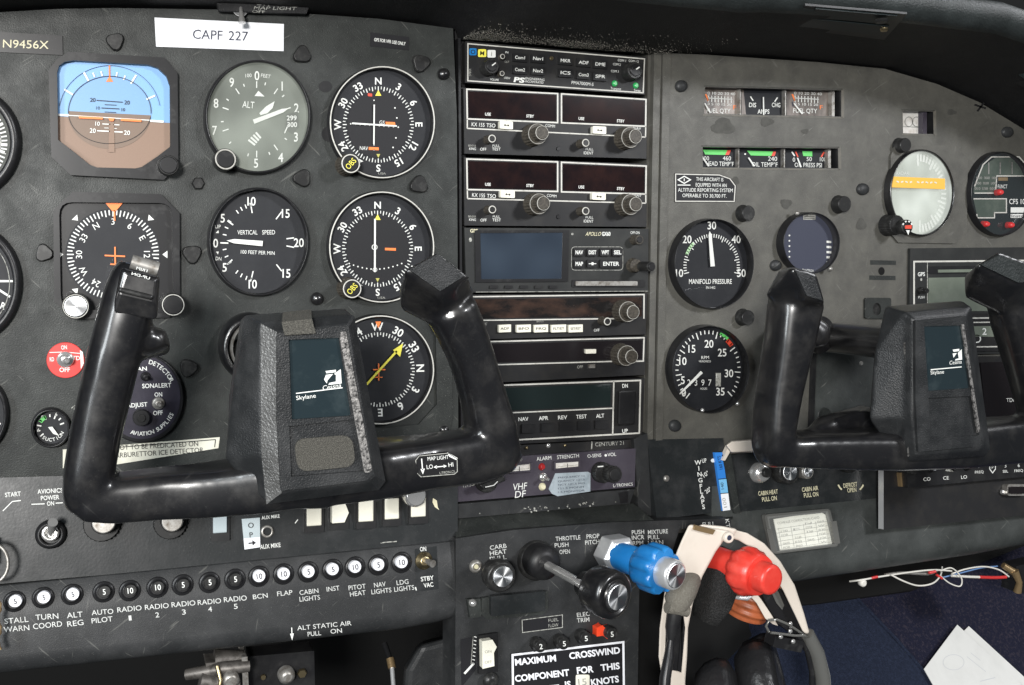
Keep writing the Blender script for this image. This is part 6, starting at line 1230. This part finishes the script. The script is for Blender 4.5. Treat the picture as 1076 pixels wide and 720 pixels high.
b=MB(PFl); b.prism([(971,703),(1006,656.5),(1076,722),(1100,760),(1020,790)],.008,.0088,'paper'); b.prism([(1013,663),(1018,658),(1090,724),(1090,740),(1076,722)],.004,.0048,'paper'); b.build('sheet',PA)
b=MB(PFl,.0091); b.ring(1002,696,11,8,.5,'paper_mark'); b.stroke([(1020,686),(1030,694)],.5,'paper_mark'); b.stroke([(1016,690),(1036,706)],.5,'paper_mark'); b.stroke([(1030,716),(1046,712)],.8,'paper_mark'); b.build('faint_print',PA)
# wires
WR=thing('wire_bundle','loose white and red wires hanging below the padded roll','wires',W(980,608,-.01))
def wire(pts,r,m,name='wire'):
    r=r*.72
    P=[W(*p) for p in pts]; Q=[]
    for i in range(len(P)-1):
        p0=P[max(i-1,0)]; p1=P[i]; p2=P[i+1]; p3=P[min(i+2,len(P)-1)]
        for k in range(6):
            t_=k/6; Q.append(.5*((2*p1)+(p2-p0)*t_+(2*p0-5*p1+4*p2-p3)*t_*t_+(3*p1-p0-3*p2+p3)*t_**3))
    Q.append(P[-1]); b=MB(P0); b.tube(Q,r,m,n=8); b.build(name,WR)
wire([(893,611,0),(905,609.5,.01),(925,606,.01),(955,601.5,.01),(980,599,.01),(1000,600,.01)],.0012,'wire_white'); wire([(936,604,.012),(950,611,.015),(965,615.5,.015),(980,613,.015),(988,605,.01),(990,596,0)],.0011,'wire_white'); wire([(988,600,.01),(1000,597,.012),(1010,607,.014),(1009,616,.014),(998,613,.012),(988,605,.01)],.0009,'wire_white')
wire([(930,604,.008),(950,602,.008),(975,603,.008),(985,599,.008)],.0020,'steel_dull'); wire([(1000,603,.008),(1015,598,.01),(1034,595.5,.01),(1050,599,.01),(1060,606,.01)],.0011,'wire_white'); wire([(990,607,.006),(1010,602,.008),(1030,597,.008),(1048,595,.006)],.0010,'wire_blue')
wire([(1000,605,.01),(1015,606,.01),(1029,606.5,.01)],.0018,'wire_white'); wire([(1029,606.5,.01),(1045,607,.01),(1057,606.5,.01)],.0022,'wire_red'); wire([(916,607.5,.011),(922,606,.012)],.0018,'wire_red'); wire([(976,602,.011),(983,600.5,.012)],.0020,'wire_red'); wire([(984,604,.011),(990,608,.012)],.0016,'wire_red')
b=MB(P0); b.lathe(cfr(P0,908.5,613.5,.012,4,.006),[(.5,0),(1,.001),(1,.005),(.6,.006)],'wire_white',n=16); b.build('end_cap',WR)
t=thing('metal_fitting','rusty metal fitting at the right edge below the padded roll','fitting',W(1072,608,0)); b=MB(P0); b.prism([(1068,595),(1090,590),(1090,625),(1066,622)],-.01,.006,'bezel'); b.tube([W(1066,600,.008),W(1071,612,.010),(W(1069,622,.008))],[.004,.003,.004],'gold',n=10); b.tube([W(1054,594,.002),W(1066,602,.006)],[.003,.004],'gold',n=10); b.tube([W(1056,603,.002),W(1069,606,.006)],[.003,.003],'bezel',n=10); b.build('bracket',t,bevel=.0008)
# ================================================================== HEADSET
HD=thing('headset','beige and black headset hanging in front of the pedestal','headset',W(740,640,.08))
HP=Pl.tilt(745,640,.075,0)
def band(b,outer,inner,d0,d1,m):
    n=len(outer); lo=[[HP.at(*outer[i],d0),HP.at(*outer[i],d1),HP.at(*inner[i],d1),HP.at(*inner[i],d0)] for i in range(n)]; b.loft(lo,m,smooth=False)
# front arch arm (left side)
b=MB(HP); band(b,[(724,551),(716,568),(706,592),(698,624),(693,660),(692,690),(696,716),(700,760)],[(768,558),(752,580),(738,606),(728,634),(723,660),(722,690),(720,716),(722,760)],-.006,.010,'beige'); o=b.build('headband_arm',HD,bevel=.0018,seg=3)
b=MB(HP,.0104); b.prism([(704,632),(713,628),(717,650),(716,706),(704,704),(699,690),(700,660)],.0098,.0106,'black'); b.prism([(716,628),(718,640),(712,705),(716,707),(720,660)],.0100,.0112,'bezel'); b.build('arm_slot',o)
b=MB(HP); band(b,[(769,556),(785,560),(803,571),(820,590),(835,615),(845,645),(850,663),(850,666)],[(760,563),(776,568),(793,578),(808,597),(823,621),(836,648),(843,663),(846,666)],-.014,.002,'beige'); b.build('headband_arm',HD,bevel=.0014,seg=2)
b=MB(HP); band(b,[(786,613),(800,630),(810,645),(818,658)],[(781,619),(795,634),(804,650),(812,656)],-.012,.000,'beige'); b.build('inner_rail',HD,bevel=.0006)
b=MB(HP); b.prism([(803,594),(813,606),(828,634),(842,660),(846,668),(838,670),(818,656),(808,640),(800,622),(796,606)],-.016,-.006,'bezel'); b.prism([(812,616),(818,622),(824,636),(822,641),(816,634),(811,623)],-.006,-.0052,'clear_frame'); b.build('slider',HD,bevel=.0008)
b=MB(HP); b.prism([(731,552),(752,557),(749,562),(729,557)],.0095,.012,'gold'); b.build('gold_band',HD,bevel=.0004)
b=MB(HP); b.lathe(cfr(HP,767,565.5,.0135,6,.003),[(1,0),(1,.002),(.8,.003)],'beige',n=24); b.lathe(cfr(HP,767,565.5,.0142,3.2,.001),[(1,0),(.8,.0006)],'ink_navy',n=20); b.build('pivot',HD)
b=MB(HP); band(b,[(738,551),(760,553),(775,556)],[(724,556),(752,562),(768,570)],-.012,.006,'beige'); b.build('top_bridge',HD,bevel=.002)
b=MB(HP); b.sweep([(768,578,.066,5,.010),(762,592,.066,12,.016),(756,610,.066,16,.018),(748,632,.066,15,.018),(741,652,.066,9,.012)],'fleece'); o=b.build('fleece_pad',HD); 
b=MB(HP); fr=HP.at(717,622,.024); b.tube([HP.at(727,606,.000),HP.at(725,609,.004),HP.at(717,620,.015),HP.at(712,632,.017),HP.at(711,640,.017)],[.004,.0085,.0108,.0100,.007],'foam',n=28); b.tube([HP.at(701,638,.017),HP.at(722,642,.017)],[.0045,.0045],'foam',n=18); b.build('microphone_foam',HD)
b=MB(HP); b.tube([HP.at(709,644,.014),HP.at(706,660,.015),HP.at(705,672,.016)],[.006,.005,.003],'black',n=16); b.tube([HP.at(705.5,668,.016),HP.at(703,690,.018),HP.at(699,712,.024),HP.at(697,745,.026)],[.0022,.0038,.0042,.0042],'bezel',n=14); b.build('microphone_boom',HD)
# orange brown duct behind the headband
DU=thing('air_duct','rust orange ribbed hose behind the headset band','hose',W(785,640,.02)); b=MB(P0); A_=W(800,592,.035); B_=W(783,646,.028)
Q=[A_.lerp(B_,i/40) for i in range(41)]; b.tube(Q,[(.0200*(1+.035*math.sin(i*1.15)))*(1 if i<34 else 1-.03*(i-34)) for i in range(41)],'rust_duct',n=40); b.build('ribbed_hose',DU)
b=MB(HP); b.tube([HP.at(764,626,.004),HP.at(775,628,.006),HP.at(785,629,.006),HP.at(790,627,.006)],[.0006,.0016,.0018,.0008],'alu',n=10); b.build('spring_clip',HD)
# lower ear cups
b=MB(HP); cc=HP.at(775,716,-.004); ax=Vector((.75,-.55,.25)).normalized(); U=ax.cross(Vector((0,0,1))).normalized(); V=U.cross(ax)
b=MB(HP); b.lathe((HP.at(797,729,-.014),U*.036,V*.040,ax),[(.80,-.012),(1.0,-.004),(1.08,.006),(1.0,.016),(.80,.020),(.62,.016),(.55,.006)],'leather',n=56,flute=(34,.035,(2,3),2),mlist=['leather']*5+['black']*2); b.build('ear_cushion',HD)
b=MB(HP); b.lathe((HP.at(818,724,-.020)+ax*.004,U*.040,V*.046,ax),[(.4,-.030),(.9,-.024),(1.0,-.008),(1.0,-.002),(.9,.0)],'bezel',n=48); b.build('ear_cup',HD)
b=MB(HP); b.lathe((HP.at(755,742,-.004),U*.030,V*.034,ax),[(.80,-.012),(1.0,-.004),(1.08,.006),(1.0,.014),(.7,.018)],'leather',n=48,flute=(30,.035,(2,3),2)); b.build('ear_cushion',HD)
b=MB(HP); P=[(848,666),(858,686),(864,710),(866,740)]; b.tube([HP.at(x,y,-.006) for x,y in P],[.006,.0065,.0065,.0065],'clear_frame',n=16); P=[(838,668),(848,684),(853,706),(853,735)]; b.tube([HP.at(x,y,-.006) for x,y in P],[.0022]*4,'bezel',n=10); b.build('yoke_arm',HD)
b=MB(HP); P=[(808,664),(805,658),(808,652),(816,651),(828,656),(840,664),(848,668),(835,668),(820,666),(810,665)]; b.tube([HP.at(x,y,.004) for x,y in P],[.0011]*10,'clear_frame',n=8); b.build('wire_spring',HD)
b=MB(HP)
for x,y in ((832,656.5),(832,664),(822,670),(835,675)): b.lathe(cfr(HP,x,y,.004,2.6,.002),[(1,0),(.8,.0015)],'chrome',n=14)
b.prism([(815,668),(845,674),(842,686),(812,680)],-.012,.0,'bezel'); b.build('joint',HD,bevel=.001)
# ================================================================== LIGHT AND CAMERA
w=bpy.data.worlds.new('World'); SC.world=w; w.use_nodes=True; bg=w.node_tree.nodes['Background']; bg.inputs[0].default_value=(.62,.72,.80,1); bg.inputs[1].default_value=.065
def area(name,loc,tgt,sx,sy,e,col):
    l=bpy.data.lights.new(name,'AREA'); l.shape='RECTANGLE'; l.size=sx; l.size_y=sy; l.energy=e; l.color=col
    o=bpy.data.objects.new(name,l); COL.objects.link(o); o.location=loc; o.rotation_euler=(Vector(tgt)-Vector(loc)).to_track_quat('-Z','Y').to_euler(); return o
area('key_light',(-.40,-1.50,.20),(.14,0,-.02),.20,.20,30,(1,.98,.95))
area('left_window_light',(-.80,-.95,.28),(.1,0,-.05),.24,.9,15,(.92,.97,1))
area('fill_light',(1.35,-1.7,.66),(.40,0,0),.25,.25,25,(.97,.98,1))  # added fill lamp behind the camera for the panels
area('right_window_light',(1.3,-.25,.6),(.45,0,-.1),.5,.4,4,(.96,.97,1))
cam=bpy.data.cameras.new('camera'); co=bpy.data.objects.new('camera',cam); COL.objects.link(co); SC.camera=co
cam.sensor_width=36; cam.lens=36*F/1076; cam.clip_start=.01; cam.clip_end=50
co.matrix_world=Matrix.Translation(CAM) @ Matrix((rgt,upv,-fwd)).transposed().to_4x4()
vs_=SC.view_settings; vs_.view_transform='Standard'; vs_.look='None'; vs_.exposure=0; vs_.gamma=1
SC.cycles.use_denoising=True; SC.cycles.max_bounces=6; SC.cycles.transparent_max_bounces=12; SC.cycles.caustics_reflective=False; SC.cycles.caustics_refractive=False
for o in bpy.data.objects:
    if '_w' in o.keys(): del o['_w']
